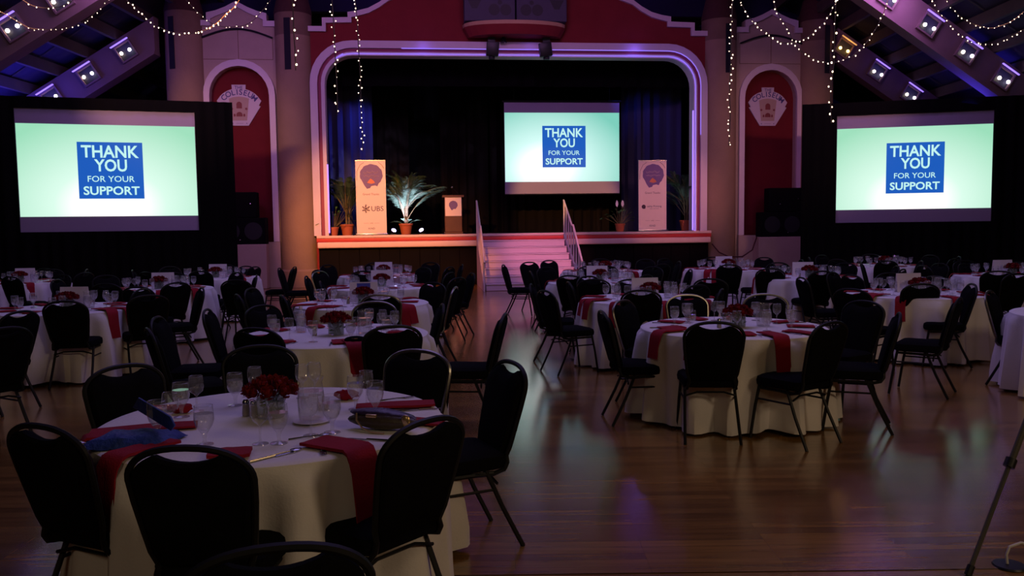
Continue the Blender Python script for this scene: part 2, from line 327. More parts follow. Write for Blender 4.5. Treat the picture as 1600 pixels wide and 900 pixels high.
def glyphs(txt, size, bold=0.0, sx=1.0):
    key = (txt, size, bold, sx)
    if key in _TC: return _TC[key]
    cu = bpy.data.curves.new('txt', 'FONT'); cu.body = txt; cu.size = size; cu.align_x = 'CENTER'; cu.align_y = 'CENTER'
    cu.extrude = 0.0; cu.offset = bold*size; cu.resolution_u = 3
    o = bpy.data.objects.new('txt', cu); me = bpy.data.meshes.new_from_object(o)
    vs = [(v.co.x*sx, v.co.y) for v in me.vertices]; fs = [tuple(p.vertices) for p in me.polygons]
    bpy.data.objects.remove(o); bpy.data.curves.remove(cu); bpy.data.meshes.remove(me)
    _TC[key] = (vs, fs); return vs, fs
def text(mb, txt, cx, y, cz, size, bold=0.0, width=None, rot=0.0, height=None):   # faces -y, on the local plane y
    vs, fs = glyphs(txt, size, bold)
    if not vs: return mb
    w0 = max(v[0] for v in vs)-min(v[0] for v in vs); h0 = max(v[1] for v in vs)-min(v[1] for v in vs)
    mx = (max(v[0] for v in vs)+min(v[0] for v in vs))/2; my = (max(v[1] for v in vs)+min(v[1] for v in vs))/2
    kx = width/w0 if width else 1.0; kz = height/h0 if height else kx if width else 1.0
    c, s = math.cos(rot), math.sin(rot)
    out = []
    for a, b in vs:
        a = (a-mx)*kx; b = (b-my)*kz; out.append((cx+a*c-b*s, y, cz+a*s+b*c))
    return mb.add(out, fs)
# a pixel of the photograph cast onto a horizontal plane, or to a distance (metres along y)
def ray(u, v): return _F*F_PX + _R*(u-800) - _UP*(v-450)
def at(u, v, h=0.0):
    d = ray(u, v); t = (h-CAM_H)/d.z; return Vector((d.x*t, d.y*t, h))
def far(u, v, y):
    d = ray(u, v); t = y/d.y; return Vector((d.x*t, y, CAM_H + d.z*t))

# ---------------------------------------------------------------- floor
RH, BW = 0.08, 1.3
fl = MB().add([(-17, -6, -0.004), (17, -6, -0.004), (17, 31, -0.004), (-17, 31, -0.004)], [(0, 1, 2, 3)]).build('floor', M['floor'], smooth=False)
struct(fl)
nb = 0; bc = {}
for row in range(48, 81):
    y0 = row*RH; off = 0.5*BW if row % 2 == 1 else 0.0
    xl = -y0*0.66; xr = y0*0.66
    k = math.floor((xl-off)/BW)
    while k*BW+off < xr:
        x0 = k*BW+off
        if nb < 298:
            if 'm' not in bc: bc['m'] = MB().box(0.0006, BW-0.0006, 0.0005, RH-0.0005, -0.0035, 0.0).mesh('board', M['floor'], False)
            link('board', bc['m'], fl, (x0, y0, 0.0)); nb += 1
        k += 1

# ---------------------------------------------------------------- stage wall, wings and trims
C0 = 0.12; HW = 5.62; IN = 5.25; ZB = 1.42
def arch_path(half, top, rad, z0=ZB, n=8, cx=C0):
    p = [(cx-half, z0)]
    for i in range(n+1):
        a = PI - i*(PI/2)/n; p.append((cx-half+rad+rad*math.cos(a), top-rad+rad*math.sin(a)))
    for i in range(n+1):
        a = PI/2 - i*(PI/2)/n; p.append((cx+half-rad+rad*math.cos(a), top-rad+rad*math.sin(a)))
    p.append((cx+half, z0)); return p
crestL = [(-5.72, 7.17), (-5.27, 7.17), (-5.27, 7.40), (-4.57, 7.42), (-4.57, 7.56), (-4.3, 7.60), (-4.0, 7.68), (-3.7, 7.84), (-3.45, 8.02), (-3.1, 8.14), (-2.5, 8.4), (-1.6, 8.65), (-0.6, 8.8), (0, 8.82)]
crest = [(C0+x, z) for x, z in crestL] + [(C0-x, z) for x, z in crestL[-2::-1]]
op = arch_path(5.26, 6.39, 0.80)
poly = [(C0-5.9, 0.0)] + [(C0-5.9, 7.17)] + crest + [(C0+5.9, 7.17), (C0+5.9, 0.0), (C0+5.26, 0.0)] + list(reversed(op)) + [(C0-5.26, 0.0)]
wf = struct(MB().prism(poly, 0.15, 0.45, SP).build('wall_front', M['red_wall'], smooth=False))
def band(name, pa, pb, d0, d1, m, parent=None):
    n = len(pa); vs = []
    for q in (pa, pb):
        for s, z in q: vs.append(SP(s, d0, z))
    for q in (pa, pb):
        for s, z in q: vs.append(SP(s, d1, z))
    fs = []
    for i in range(n-1):
        fs += [(i, i+1, n+i+1, n+i), (2*n+i, 3*n+i, 3*n+i+1, 2*n+i+1), (i, 2*n+i, 2*n+i+1, i+1), (n+i, n+i+1, 3*n+i+1, 3*n+i)]
    for i in (0, n-1): fs.append((i, n+i, 3*n+i, 2*n+i))
    return MB().add(vs, fs).build(name, m, parent)
t1 = struct(band('trim_1', arch_path(5.64, 6.78, 1.16), arch_path(5.44, 6.58, 0.97), 0.0, 0.2, M['white_trim']))
t2 = struct(band('trim_2', arch_path(5.44, 6.58, 0.97), arch_path(5.34, 6.48, 0.87), 0.07, 0.2, M['maroon_stripe']))
t3 = struct(band('trim_3', arch_path(5.34, 6.48, 0.87), arch_path(5.24, 6.38, 0.78), 0.03, 0.45, M['white_trim']))
low = [(s, z-0.14) for s, z in crest]
low[1] = (low[1][0]+0.10, low[1][1]); low[2] = (low[2][0]+0.10, low[2][1]); low[3] = (low[3][0]+0.1, low[3][1]); low[4] = (low[4][0]+0.1, low[4][1])
nn = len(low)
for i in (1, 2, 3, 4): low[nn-1-i] = (low[nn-1-i][0]-0.10, low[nn-1-i][1])
struct(band('trim_4', crest, low, 0.06, 0.2, M['white_trim']))
ls = thing('trim_glow', 'glowing blue-violet tubes standing in for the lit stage arch trim', 'lit trim', SP(0, 0, 0), TH)  # glowing tubes stand in for the trim's lit bands
a1_ = [q for q in arch_path(5.435, 6.575, 0.965) if q[0] > -3.0 and q[1] > 4.2]; a1_ = [(-3.0, 6.575)] + a1_ + [(C0+5.435, 4.2)]
a2_ = [q for q in arch_path(5.285, 6.425, 0.825) if q[0] > -4.9]; a2_ = [(-4.6, 6.42)] + a2_
MB().tube([SP(a_, 0.0, b_)-SP(0, 0, 0) for a_, b_ in a1_], 0.016, 5).build('tube', M['soft_trim_glow'], ls).rotation_euler = (0, 0, -TH)
MB().tube([SP(a_, 0.02, b_)-SP(0, 0, 0) for a_, b_ in a2_], 0.020, 5).build('tube', M['soft_trim_glow'], ls).rotation_euler = (0, 0, -TH)
for q_ in ([(C0+5.225, 0.05, 1.45), (C0+5.225, 0.05, 4.9)], [(C0-5.225, 0.05, 1.5), (C0-5.225, 0.05, 3.4)]): MB().tube(q_, 0.022, 6).build('edge_tube', M['led_blue'], ls)  # glowing tubes stand in for the lit inner edges of the arch
# dark wall behind and above the stage wall
struct(SB(MB(), -17, 17, 6.6, 6.8, 0, 13).build('wall_back', M['navy_wall'], smooth=False))
struct(SB(MB(), -9.3, 9.6, 1.6, 1.7, 6.9, 12.5).build('wall_gable', M['navy_wall'], smooth=False))
struct(MB().box(-16.6, -16.4, -6, 31, 0, 4).build('wall_left', M['panel_wood'], smooth=False))
struct(MB().box(16.4, 16.6, -6, 31, 0, 4).build('wall_right', M['panel_wood'], smooth=False))
struct(MB().box(-17, 17, -6.2, -6, 0, 8).build('wall_rear', M['panel_wood'], smooth=False))

def wing(sgn, side):
    cx = 0.15 + sgn*7.60; h = 1.12; CW = 0.97
    cr = [(cx-h, 7.32), (cx-0.80, 7.32), (cx-0.80, 7.52), (cx-0.55, 7.58), (cx-0.30, 7.68), (cx, 7.84), (cx+0.30, 7.68), (cx+0.55, 7.58), (cx+0.80, 7.52), (cx+0.80, 7.32), (cx+h, 7.32)]
    def narch(hw, ztop, z0=1.28, n=14):
        p = [(cx-hw, z0)]
        for i in range(n+1): a = PI-PI*i/n; p.append((cx+hw*math.cos(a), ztop-hw+hw*math.sin(a)))
        p.append((cx+hw, z0)); return p
    inn = narch(0.80, 6.10)
    poly = [(cx-h, 0)] + cr + [(cx+h, 0), (cx+0.8, 0.0)] + list(reversed(inn)) + [(cx-0.8, 0.0)]
    wl = struct(MB().prism(poly, 0.25, 0.5, SP).build('wall_'+side+'_wing', M['cream'], smooth=False))
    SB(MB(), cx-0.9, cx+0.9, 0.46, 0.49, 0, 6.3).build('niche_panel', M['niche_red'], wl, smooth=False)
    band('arch_trim', narch(0.96, 6.28), inn, 0.17, 0.3, M['white_trim'], wl)
    lw = [(s, z-0.15) for s, z in cr]; lw[1] = (cx-0.70, lw[1][1]); lw[2] = (cx-0.70, lw[2][1]-0.02); lw[8] = (cx+0.70, lw[8][1]-0.02); lw[9] = (cx+0.70, lw[9][1])
    band('crest_trim', cr, lw, 0.17, 0.3, M['white_trim'], wl)
    MB().tube([SP(cx-0.94+0.188*i, 0.20, 6.86+0.24*math.sin(PI*i/10)) for i in range(11)], 0.028, 6).build('arched_bar', M['slit'], wl)
    # scored rectangles over the arch
    m = MB()
    for a, b, c, d in ((cx-0.95, cx+0.92, 6.28, 6.295), (cx-0.95, cx-0.935, 6.28, 6.88), (cx+0.92, cx+0.935, 6.28, 6.88), (cx, cx+0.015, 6.28, 7.08)): SB(m, a, b, 0.243, 0.26, c, d)
    m.build('scored_line', M['col_band'], wl, smooth=False)
    # low plinth in front of the niche
    a, b = (cx-0.62, cx+0.68) if sgn < 0 else (cx-0.55, cx+0.90)
    pl = tag(SB(MB(), a, b, -0.35, 0.22, 0, 1.22).build('plinth', M['cream'], bevel=(0.01, 1)), 'low cream plaster plinth below the %s red arched niche' % side, 'plinth')
    SB(MB(), cx-0.98, cx+0.98, 0.12, 0.24, 0.0, 1.27).build('base_wall', M['cream'], wl, smooth=False)
    # loudspeaker stack on the plinth
    sp = thing('loudspeaker', 'black loudspeaker stack on the plinth under the %s arched niche' % side, 'loudspeaker', SP((a+b)/2+(0.02 if sgn < 0 else -0.02), 0, 1.22), TH)
    hw2 = 0.62
    MB().box(-hw2, hw2, -0.33, 0.12, 0.0, 0.72).build('cabinet', M['pa_black'], sp, bevel=(0.015, 1))
    o2 = -0.1 if sgn < 0 else 0.12
    MB().box(o2-0.5, o2+0.5, -0.3, 0.1, 0.725, 1.42).build('cabinet', M['pa_black'], sp, bevel=(0.015, 1))
    for q, z in ((-0.3, 0.36), (0.3, 0.36)): MB().lathe([(0.24, 0), (0.2, -0.02), (0.07, -0.05), (0.0, -0.04)], 20).build('woofer', M['woofer'], sp, loc=(q, -0.335, z)).rotation_euler = (PI/2, 0, 0)
    for q, z in ((-0.2, 0.95), (0.05, 0.12), (0.35, 1.1)): MB().ball((q+o2, -0.345, z), 0.018, 6, 4).build('badge', M['chrome'], sp)
    # emblem
    EC = cx-0.06 if sgn < 0 else cx
    em = thing('emblem_sign', 'fan shaped pale emblem sign with arched blue lettering in the %s red niche' % side, 'sign', SP(EC, 0.455, 5.09), TH)
    E_ = [(-0.60, 0.10), (-0.56, 0.0), (-0.48, -0.04)]
    top = [(0.60*math.cos(a), -0.02+0.46*math.sin(a)) for a in [PI*0.86-(PI*0.72)*i/16 for i in range(17)]]
    body = [(-0.33, -0.03), (-0.24, -0.58), (0.22, -0.58), (0.26, -0.42), (0.60, -0.05), (0.54, -0.06), (0.56, 0.02)]
    poly2 = [(-0.24, -0.58), (0.24, -0.58), (0.58, -0.05), (0.53, -0.03), (0.60, 0.10)] + list(reversed(top)) + [(-0.60, 0.10), (-0.53, -0.03), (-0.58, -0.05)]
    MB().prism(poly2, -0.03, 0.0).build('board', M['emblem'], em, smooth=False)
    MB().prism([(-0.18, 0.40), (0.18, 0.40), (0.19, 0.54), (-0.19, 0.54)], -0.031, 0.0).build('top_tab', M['emblem'], em, smooth=False)
    MB().prism([(-0.27, 0.16), (-0.15, 0.20), (0, 0.215), (0.15, 0.20), (0.27, 0.16), (0.2, -0.44), (-0.2, -0.44)], -0.036, -0.028).build('picture_field', M['emblem_tan'], em, smooth=False)
    t = MB(); text(t, 'THE', 0, -0.034, 0.465, 0.12, 0.01, 0.22); t.build('small_lettering', M['emblem_blue'], em, smooth=False)
    ang = [2.52, 2.18, 1.87, 1.66, 1.46, 1.20, 0.90, 0.57]
    for ch, a in zip('COLISEUM', ang):
        t = MB(); text(t, ch, 0.50*math.cos(a), -0.034, -0.02+0.36*math.sin(a), 0.21, 0.014, rot=(a-PI/2)*0.72); t.build('letter', M['emblem_blue'], em, smooth=False)
    def arcp(cx_, cz_, r, h_): return [(cx_-r, cz_)] + [(cx_-r*math.cos(PI*i/8), cz_+h_+r*math.sin(PI*i/8)) for i in range(9)] + [(cx_+r, cz_)]
    for q in ((0, -0.11, 0.075, 0.11), (0, -0.33, 0.085, 0.04), (-0.13, -0.33, 0.025, 0.05), (0.13, -0.33, 0.025, 0.05)):
        MB().prism(arcp(*q), -0.041, -0.035).build('painted_arch', M['emblem_red'], em, smooth=False)
    for q in (-0.2, 0.19):
        MB().prism([(q+(0.05 if k % 2 == 0 else 0.022)*math.cos(k*PI/5), -0.12+(0.05 if k % 2 == 0 else 0.022)*math.sin(k*PI/5)) for k in range(10)], -0.041, -0.035).build('painted_star', M['emblem_red'], em, smooth=False)
    for a_, b_, c_ in ((-0.2, -0.17, 0), (0.2, 0.17, 0)): MB().prism([(a_, -0.5), (b_, -0.52), (a_, -0.54)], -0.034, -0.03).build('ornament', M['emblem_blue'], em, smooth=False)
    MB().box(-0.1, 0.1, -0.034, -0.03, -0.523, -0.517).build('ornament', M['emblem_blue'], em, smooth=False)
wing(-1, 'left'); wing(1, 'right')

def column(s, label, slit_off):
    r0 = 0.50
    c = thing('column', label, 'column', SP(s, 0.32, 0), TH)
    MB().lathe([(r0*1.10, 0), (r0*1.10, 0.45), (r0*1.02, 0.50), (r0, 6.9)], 36).build('shaft', M['column'], c)
    MB().lathe([(r0*1.004, 6.90), (r0*1.004, 7.50), (r0*1.0, 7.51)], 36).build('top_ring', M['col_band'], c)
    MB().lathe([(r0*1.04, 7.50), (r0*1.02, 7.58), (0.30, 8.5), (0.02, 9.3)], 28).build('conical_roof', M['cone'], c)
    a = slit_off; m = MB(); w2 = 0.085
    m.T = Matrix.Rotation(a, 4, 'Z'); m.box(-w2, w2, -r0-0.012, -r0+0.03, 5.95, 7.33); m.build('arrow_slit', M['slit'], c, smooth=False)
column(-8.88, 'tan plaster column with arrow slit, outermost left, beside the left screen', -0.45)
column(-5.96, 'tan plaster column with arrow slit, just left of the stage opening', -0.20)
column(6.20, 'tan plaster column with arrow slit, just right of the stage opening', 0.22)
column(9.16, 'tan plaster column with arrow slit, outermost right, beside the right screen', 0.25)

# ---------------------------------------------------------------- stage
struct(SB(MB(), C0-5.5, C0+5.66, -0.25, 6.5, ZB-0.06, ZB).build('stage_floor', M['stage_floor'], smooth=False))
tr = struct(SB(MB(), -5.42, 5.78, -0.33, -0.2, ZB-0.065, ZB+0.006).build('trim_5', M['lip_cream'], bevel=(0.01, 2)))
struct(SB(MB(), -5.42, 5.78, -0.31, -0.2, ZB-0.17, ZB-0.068).build('trim_6', M['lip_red'], bevel=(0.008, 2)))
struct(SB(MB(), -5.40, 5.76, -0.34, -0.2, ZB-0.34, ZB-0.175).build('trim_7', M['lip_cream'], bevel=(0.03, 3)))
sf = struct(SB(MB(), -5.38, 5.74, -0.17, -0.12, 0, ZB-0.30).build('wall_stage_front', M['panel_wood'], smooth=False))
x = -5.38
while x < 5.7:
    SB(MB(), x+0.006, min(x+0.55, 5.74)-0.006, -0.20, -0.165, 0.01, ZB-0.33).build('panel', M['panel_wood'], sf, bevel=(0.004, 1)); x += 0.556

def drape(name, label, m, pts, z0, z1, amp, wl, seg=None, parent=None, stage=True):
    # pleated cloth hung along a polyline pts [(s,d)..]
    L = [0]
    for a, b in zip(pts, pts[1:]): L.append(L[-1]+math.hypot(b[0]-a[0], b[1]-a[1]))
    n = max(8, int(L[-1]/wl*6)); vs = []; rows = 4
    for j in range(rows+1):
        z = z0+(z1-z0)*j/rows
        for i in range(n+1):
            t = L[-1]*i/n; k = max(q for q in range(len(L)-1) if L[q] <= t+1e-6); a, b = pts[k], pts[k+1]
            f = (t-L[k])/(L[k+1]-L[k]); s = a[0]+(b[0]-a[0])*f; d = a[1]+(b[1]-a[1])*f
            nx, ny = -(b[1]-a[1])/(L[k+1]-L[k]), (b[0]-a[0])/(L[k+1]-L[k])
            ph = t/wl*2*PI + 0.8*math.sin(t*1.3); am = amp*(1.0-0.35*j/rows)*(0.7+0.3*math.sin(t*2.1+1))
            o = am*math.sin(ph) + 0.25*am*math.sin(2.3*ph+1)
            vs.append(SP(s+nx*o, d+ny*o, z) if stage else Vector((s+nx*o, d+ny*o, z)))
    fs = [(j*(n+1)+i, j*(n+1)+i+1, (j+1)*(n+1)+i+1, (j+1)*(n+1)+i) for j in range(rows) for i in range(n)]
    o = MB().add(vs, fs).build(name, m, parent)
    if not parent: tag(o, label, 'curtain')
    return o
drape('curtain', 'black backdrop curtain across the back of the stage', M['black_drape'], [(-5.6, 4.6), (5.9, 4.6)], ZB+0.01, 7.6, 0.09, 0.45)
drape('curtain', 'dark valance curtain along the top of the stage opening', M['black_drape'], [(-5.5, 1.25), (5.8, 1.25)], 5.75, 7.4, 0.07, 0.5)
drape('curtain', 'blue-lit side curtain behind the palms on stage left of the picture', M['blue_curtain'], [(-5.5, 2.0), (-4.0, 2.7)], ZB+0.01, 6.6, 0.10, 0.34)
drape('curtain', 'dark brown curtain panel behind the lectern side of the stage screen', M['dark_curtain'], [(-1.9, 3.6), (-0.35, 3.6)], ZB+0.01, 6.6, 0.08, 0.3)
drape('curtain', 'dark brown curtain panel behind the orange banner', M['dark_curtain'], [(-4.1, 3.2), (-2.9, 3.4)], ZB+0.01, 6.6, 0.08, 0.3)
drape('curtain', 'dark curtain hanging under and behind the stage screen', M['dark_curtain'], [(-0.3, 3.4), (3.6, 3.4)], ZB+0.01, 6.6, 0.08, 0.3)
drape('curtain', 'dim blue side curtain behind the right banner and palm', M['blue_curtain'], [(3.9, 2.9), (5.7, 2.3)], ZB+0.01, 6.6, 0.10, 0.34)

struct(SB(MB(), -5.7, 5.95, 0.46, 6.5, 7.6, 7.66).build('ceiling_stage', M['black_drape'], smooth=False))
# stairs
ST_ = thing('staircase', 'white painted eight-step staircase up to the stage with railings', 'staircase', SP(0, 0, 0), TH)
s0, s1 = -0.95, 1.42; NS = 8; RZ = ZB/NS; TR = 0.345; D0 = -0.34
for i in range(NS-1):
    z = ZB-RZ*(i+1); d = D0-TR*(i+1)
    MB().box(s0, s1, d, d+TR+0.002, max(0, z-RZ), z).build('step', M['stairs'], ST_, bevel=(0.008, 1))
    MB().box(s0-0.01, s1+0.01, d-0.02, d+0.02, z-0.03, z+0.003).build('nosing', M['stairs'], ST_, bevel=(0.006, 1))
dE = D0-TR*(NS-1)
for sx, side in ((s0-0.05, 0), (s1+0.05, 1)):
    MB().prism([(D0, ZB-0.02), (D0, 0), (dE-0.02, 0), (dE-0.02, 0.20)], sx-0.02, sx+0.02, lambda a, b, c: (b, a, c)).build('stringer', M['stairs'], ST_, smooth=False)
    pts = [(sx, -0.30, ZB+0.92), (sx, -1.55, ZB+0.22), (sx, -1.75, ZB+0.22), (sx, dE-0.25, 0.72)]
    MB().tube(pts, 0.026, 8).build('handrail', M['rail'], ST_)
    for k in range(8):
        t = k/7; d = -0.32+t*(dE+0.15); d = max(d, dE-0.1)
        if d > -1.55: z1 = ZB+0.92+( -d-0.30)/1.25*(-0.70)
        elif d > -1.75: z1 = ZB+0.22
        else: z1 = ZB+0.22+(-d-1.75)/(-(dE-0.25)-1.75)*(0.72-ZB-0.22)
        z0b = max(0.0, ZB-RZ*math.ceil(max(0, (D0-d))/TR))
        MB().box(sx-0.018, sx+0.018, d-0.018, d+0.018, z0b, z1).build('baluster', M['rail'], ST_, smooth=False)

# ---------------------------------------------------------------- projection screens
def screen(name, label, loc, rz, W, H, zb, top_band, bot_band, sm, sq, tsize, side=(0.7, 0.8), up=0.3, stage=False, dz=0):
    t = thing(name, label, 'projection screen', loc, rz)
    hw = W/2
    MB().box(-hw, hw, 0.0, 0.02, zb, zb+H).build('screen_cloth', M['screen_edge'], t, smooth=False)
    ih = H-top_band-bot_band; zc = zb+bot_band+ih/2
    p = MB().box(-hw+0.01, hw-0.01, -0.006, 0.0, -ih/2, ih/2).build('projected_image', sm, t, smooth=False, loc=(0, 0, zc))
    cx, cz, s_ = sq
    MB().box(cx-s_/2, cx+s_/2, -0.010, -0.006, cz-s_*0.47-zc, cz+s_*0.47-zc).build('blue_square', M['proj_blue'], p, smooth=False)
    z = cz-zc
    for txt_, dz_, wd_, ht_, bd_ in (('THANK', 0.315, 0.88, 0.205, 0.022), ('YOU', 0.085, 0.50, 0.205, 0.022), ('FOR YOUR', -0.140, 0.72, 0.100, 0.006), ('SUPPORT', -0.335, 0.86, 0.145, 0.022)):
        m = MB(); text(m, txt_, cx, -0.013, z+s_*dz_, 0.3, bd_, s_*wd_, height=s_*ht_); m.build('lettering', M['proj_text'], p, smooth=False)
    if stage:
        MB().tube([(-hw-0.05, 0.02, zb+H+0.04), (hw+0.05, 0.02, zb+H+0.04)], 0.04, 8).build('roller_case', M['black_metal'], t)
        MB().tube([(-hw, 0.0, zb-0.02), (hw, 0.0, zb-0.02)], 0.02, 6).build('weight_bar', M['black_metal'], t)
        MB().tube([(-1.5, 0.02, zb+H+0.06), (-1.5, 0.02, 7.6)], 0.006, 5).build('hanging_cable', M['black_metal'], t)
        MB().tube([(1.5, 0.02, zb+H+0.06), (1.5, 0.02, 7.6)], 0.006, 5).build('hanging_cable', M['black_metal'], t)
    else:
        L_, R_ = side
        for a, b, c, d in ((-hw-0.06, hw+0.06, zb+H, zb+H+0.06), (-hw-0.06, hw+0.06, zb-0.06, zb), (-hw-0.06, -hw, zb, zb+H), (hw, hw+0.06, zb, zb+H)):
            MB().box(a, b, -0.02, 0.04, c, d).build('frame_bar', M['black_metal'], t, smooth=False)
        def dr(a, b, c, d, amp=0.03):
            n = max(6, int((b-a)/0.045)); vs = []
            for j in range(4):
                z = c+(d-c)*j/3
                for i in range(n+1):
                    x_ = a+(b-a)*i/n; vs.append((x_, -0.05+amp*math.sin(x_*22+math.sin(x_*5))*(1.0 if j < 3 else 0.6), z))
            MB().add(vs, [(j*(n+1)+i, j*(n+1)+i+1, (j+1)*(n+1)+i+1, (j+1)*(n+1)+i) for j in range(3) for i in range(n)]).build('dress_drape', M['black_drape'], t)
        dr(-hw-L_, -hw-0.005, 0.01, zb+H+up); dr(hw+0.005, hw+R_, 0.01, zb+H+up); dr(-hw-0.005, hw+0.005, 0.01, zb-0.005)
        dr(-hw-0.005, hw+0.005, zb+H+0.005, zb+H+up, 0.008)
        for q in (-hw-0.04, hw+0.04):
            MB().tube([(q, 0.35, 0), (q, 0.06, 1.2), (q, 0.06, zb+H)], 0.025, 6).build('support_leg', M['black_metal'], t)
    return t
# edges: left screen (-11.0,18.45)-(-7.42,19.6), right screen (8.46,21.7)-(12.0,20.85)
screen('projection_screen', 'large white projection screen in black drape, left of the stage', (-9.08, 19.0, 0), math.atan2(1.10, 3.55), 3.70, 2.72, 1.63, 0.33, 0.34, M['proj_side'], (0.03, 3.00, 1.35), 0.3, (3.0, 0.84), 0.25)
screen('projection_screen', 'large white projection screen in black drape, right of the stage', (10.22, 21.3, 0), math.atan2(-0.85, 3.56), 3.66, 2.74, 1.61, 0.33, 0.33, M['proj_side'], (0.05, 2.98, 1.36), 0.3, (0.86, 4.0), 0.33)
screen('projection_screen', 'hanging projection screen showing THANK YOU over the middle of the stage', SP(1.86, 2.15, 0), TH, 3.62, 2.80, 2.62, 0.31, 0.37, M['proj_mid'], (0.05, 4.07, 1.36), 0.3, stage=True)

# ---------------------------------------------------------------- things on the stage
def bubble(mb, cx, cz, r, y0, y1):    # a round thought bubble with a ragged tail at the lower left
    p = []
    for i in range(25):
        a = -PI*0.28 + i*(PI*1.50)/24; rr = r*(1+0.025*math.sin(i*2.1)); p.append((cx+rr*math.cos(a), cz+rr*0.95*math.sin(a)))
    p += [(cx-r*0.62, cz-r*0.92), (cx-r*0.40, cz-r*1.22), (cx-r*0.12, cz-r*1.15), (cx-r*0.02, cz-r*0.98), (cx+r*0.30, cz-r*0.92), (cx+r*0.52, cz-r*1.0)]
    mb.prism(p, y0, y1)
def squiggle(mb, x0, x1, z, h, y, seed, r=0.006):
    rnd = random.Random(seed); pts = []; n = 46
    for i in range(n+1):
        t = i/n; pts.append((x0+(x1-x0)*t+0.012*math.sin(t*60), y, z+h*(0.5*math.sin(t*52)+0.35*math.sin(t*17+seed))*(0.5+0.5*abs(math.sin(t*7)))))
    mb.tube(pts, r, 4)
def banner(s, d, w, h, label, kind):
    t = thing('standing_banner', label, 'banner', SP(s, d, ZB), TH)
    MB().box(-w/2, w/2, -0.012, 0.012, 0.03, h).build('banner_sheet', M['banner'], t, smooth=False)
    MB().box(-w/2-0.02, w/2+0.03, -0.10, 0.10, 0.0, 0.05).build('base', M['chrome'], t, bevel=(0.01, 2))
    MB().box(-w/2, w/2, -0.015, 0.015, h, h+0.02).build('top_bar', M['chrome'], t, smooth=False)
    m = MB(); bubble(m, 0.02, h-0.40, 0.32, -0.016, -0.012); m.build('logo_blob', M['print_purple'], t, smooth=False)
    m = MB(); squiggle(m, -0.2, 0.2, h-0.33, 0.05, -0.018, 3); squiggle(m, -0.2, 0.24, h-0.43, 0.04, -0.018, 5); m.build('script_lettering', M['print_pale'], t)
    m = MB(); m.prism([(-0.10, h-0.62), (-0.06, h-0.56), (0.0, h-0.50), (0.08, h-0.56), (0.12, h-0.62), (0.02, h-0.65)], -0.019, -0.016); m.build('orange_flower', M['print_orange'], t, smooth=False)
    m = MB(); m.tube([(-w/2+0.03, -0.014, h-0.55), (-w/2+0.04, -0.014, h-0.3), (-w/2+0.13, -0.014, h-0.12), (-w/2+0.24, -0.014, h-0.05)], 0.005, 4)
    m.tube([(w/2-0.20, -0.014, h-0.04), (w/2-0.10, -0.014, h-0.12), (w/2-0.04, -0.014, h-0.22)], 0.005, 4); m.build('corner_scroll', M['print_brown'], t)
    m = MB(); text(m, 'Grand Thanks', 0.0, -0.014, h-0.94, 0.1, 0.0, 0.46, height=0.06); m.build('thanks_lettering', M['print_brown'], t, smooth=False)
    m = MB()
    if kind == 'UBS':
        text(m, 'UBS', 0.17, -0.014, h-1.35, 0.2, 0.002, 0.34, height=0.14)
        for k in range(3):
            a = PI/2+k*PI/3; c, s_ = math.cos(a)*0.10, math.sin(a)*0.10; cx, cz = -0.15, h-1.35
            m.tube([(cx-c, -0.015, cz-s_), (cx+c, -0.015, cz+s_)], 0.011, 5)
            for q in (-1, 1): m.ball((cx+q*c, -0.015, cz+q*s_), 0.020, 6, 4, (1, 0.2, 1)); m.ball((cx+q*c*0.6-s_*0.22, -0.015, cz+q*s_*0.6+c*0.22), 0.015, 6, 4, (1, 0.2, 1))
    else:
        m.lathe([(0.050, -0.003), (0.062, -0.003), (0.062, 0.003), (0.050, 0.003), (0.050, -0.003)], 18)
        m.v = [Vector((-0.27+p.x, -0.014+p.z, h-1.35+p.y)) for p in m.v]
        m.box(-0.25, -0.22, -0.016, -0.012, h-1.41, h-1.37)
        text(m, 'uality Printing', 0.05, -0.014, h-1.345, 0.1, 0.004, 0.44, height=0.07)
        text(m, 'AND COPYING', 0.05, -0.014, h-1.41, 0.1, 0.0, 0.28, height=0.02)
    m.build('sponsor_lettering', M['print_dark'], t, smooth=False)
    m = MB(); text(m, 'AND', 0.0, -0.014, h-1.76, 0.1, 0, 0.09); m.box(-0.22, -0.08, -0.0145, -0.012, h-1.765, h-1.76); m.box(0.08, 0.22, -0.0145, -0.012, h-1.765, h-1.76); m.build('small_lettering', M['print_brown'], t, smooth=False)
    m = MB(); text(m, 'KIND', 0.0, -0.014, h-1.91, 0.1, 0, 0.18); m.build('small_lettering', M['print_dark'], t, smooth=False)
banner(-3.95, 0.35, 0.84, 2.10, 'tall orange-lit standing banner with purple bubble logo, between the two left palms', 'UBS')
banner(4.28, 0.55, 0.84, 2.08, 'tall pink-lit standing banner with purple bubble logo, beside the rightmost palm', 'Q')

# lectern
lc = thing('lectern', 'walnut lectern with a white logo sign and gooseneck microphone', 'lectern', SP(-1.62, 0.75, ZB), TH)
MB().box(-0.27, 0.27, -0.2, 0.2, 0.0, 0.06).build('base', M['walnut'], lc, bevel=(0.01, 1))
MB().box(-0.25, 0.25, -0.18, 0.18, 0.06, 1.08).build('body', M['walnut'], lc, bevel=(0.01, 1))
MB().add([(-0.31, -0.22, 1.06), (0.31, -0.22, 1.06), (0.31, 0.25, 1.00), (-0.31, 0.25, 1.00), (-0.31, -0.22, 1.12), (0.31, -0.22, 1.12), (0.31, 0.25, 1.06), (-0.31, 0.25, 1.06)],
         [(0, 3, 2, 1), (4, 5, 6, 7), (0, 1, 5, 4), (1, 2, 6, 5), (2, 3, 7, 6), (3, 0, 4, 7)]).build('reading_top', M['walnut'], lc, smooth=False)
sg = MB().box(-0.235, 0.235, -0.20, -0.182, 0.52, 1.09).build('sign', M['banner'], lc, smooth=False)
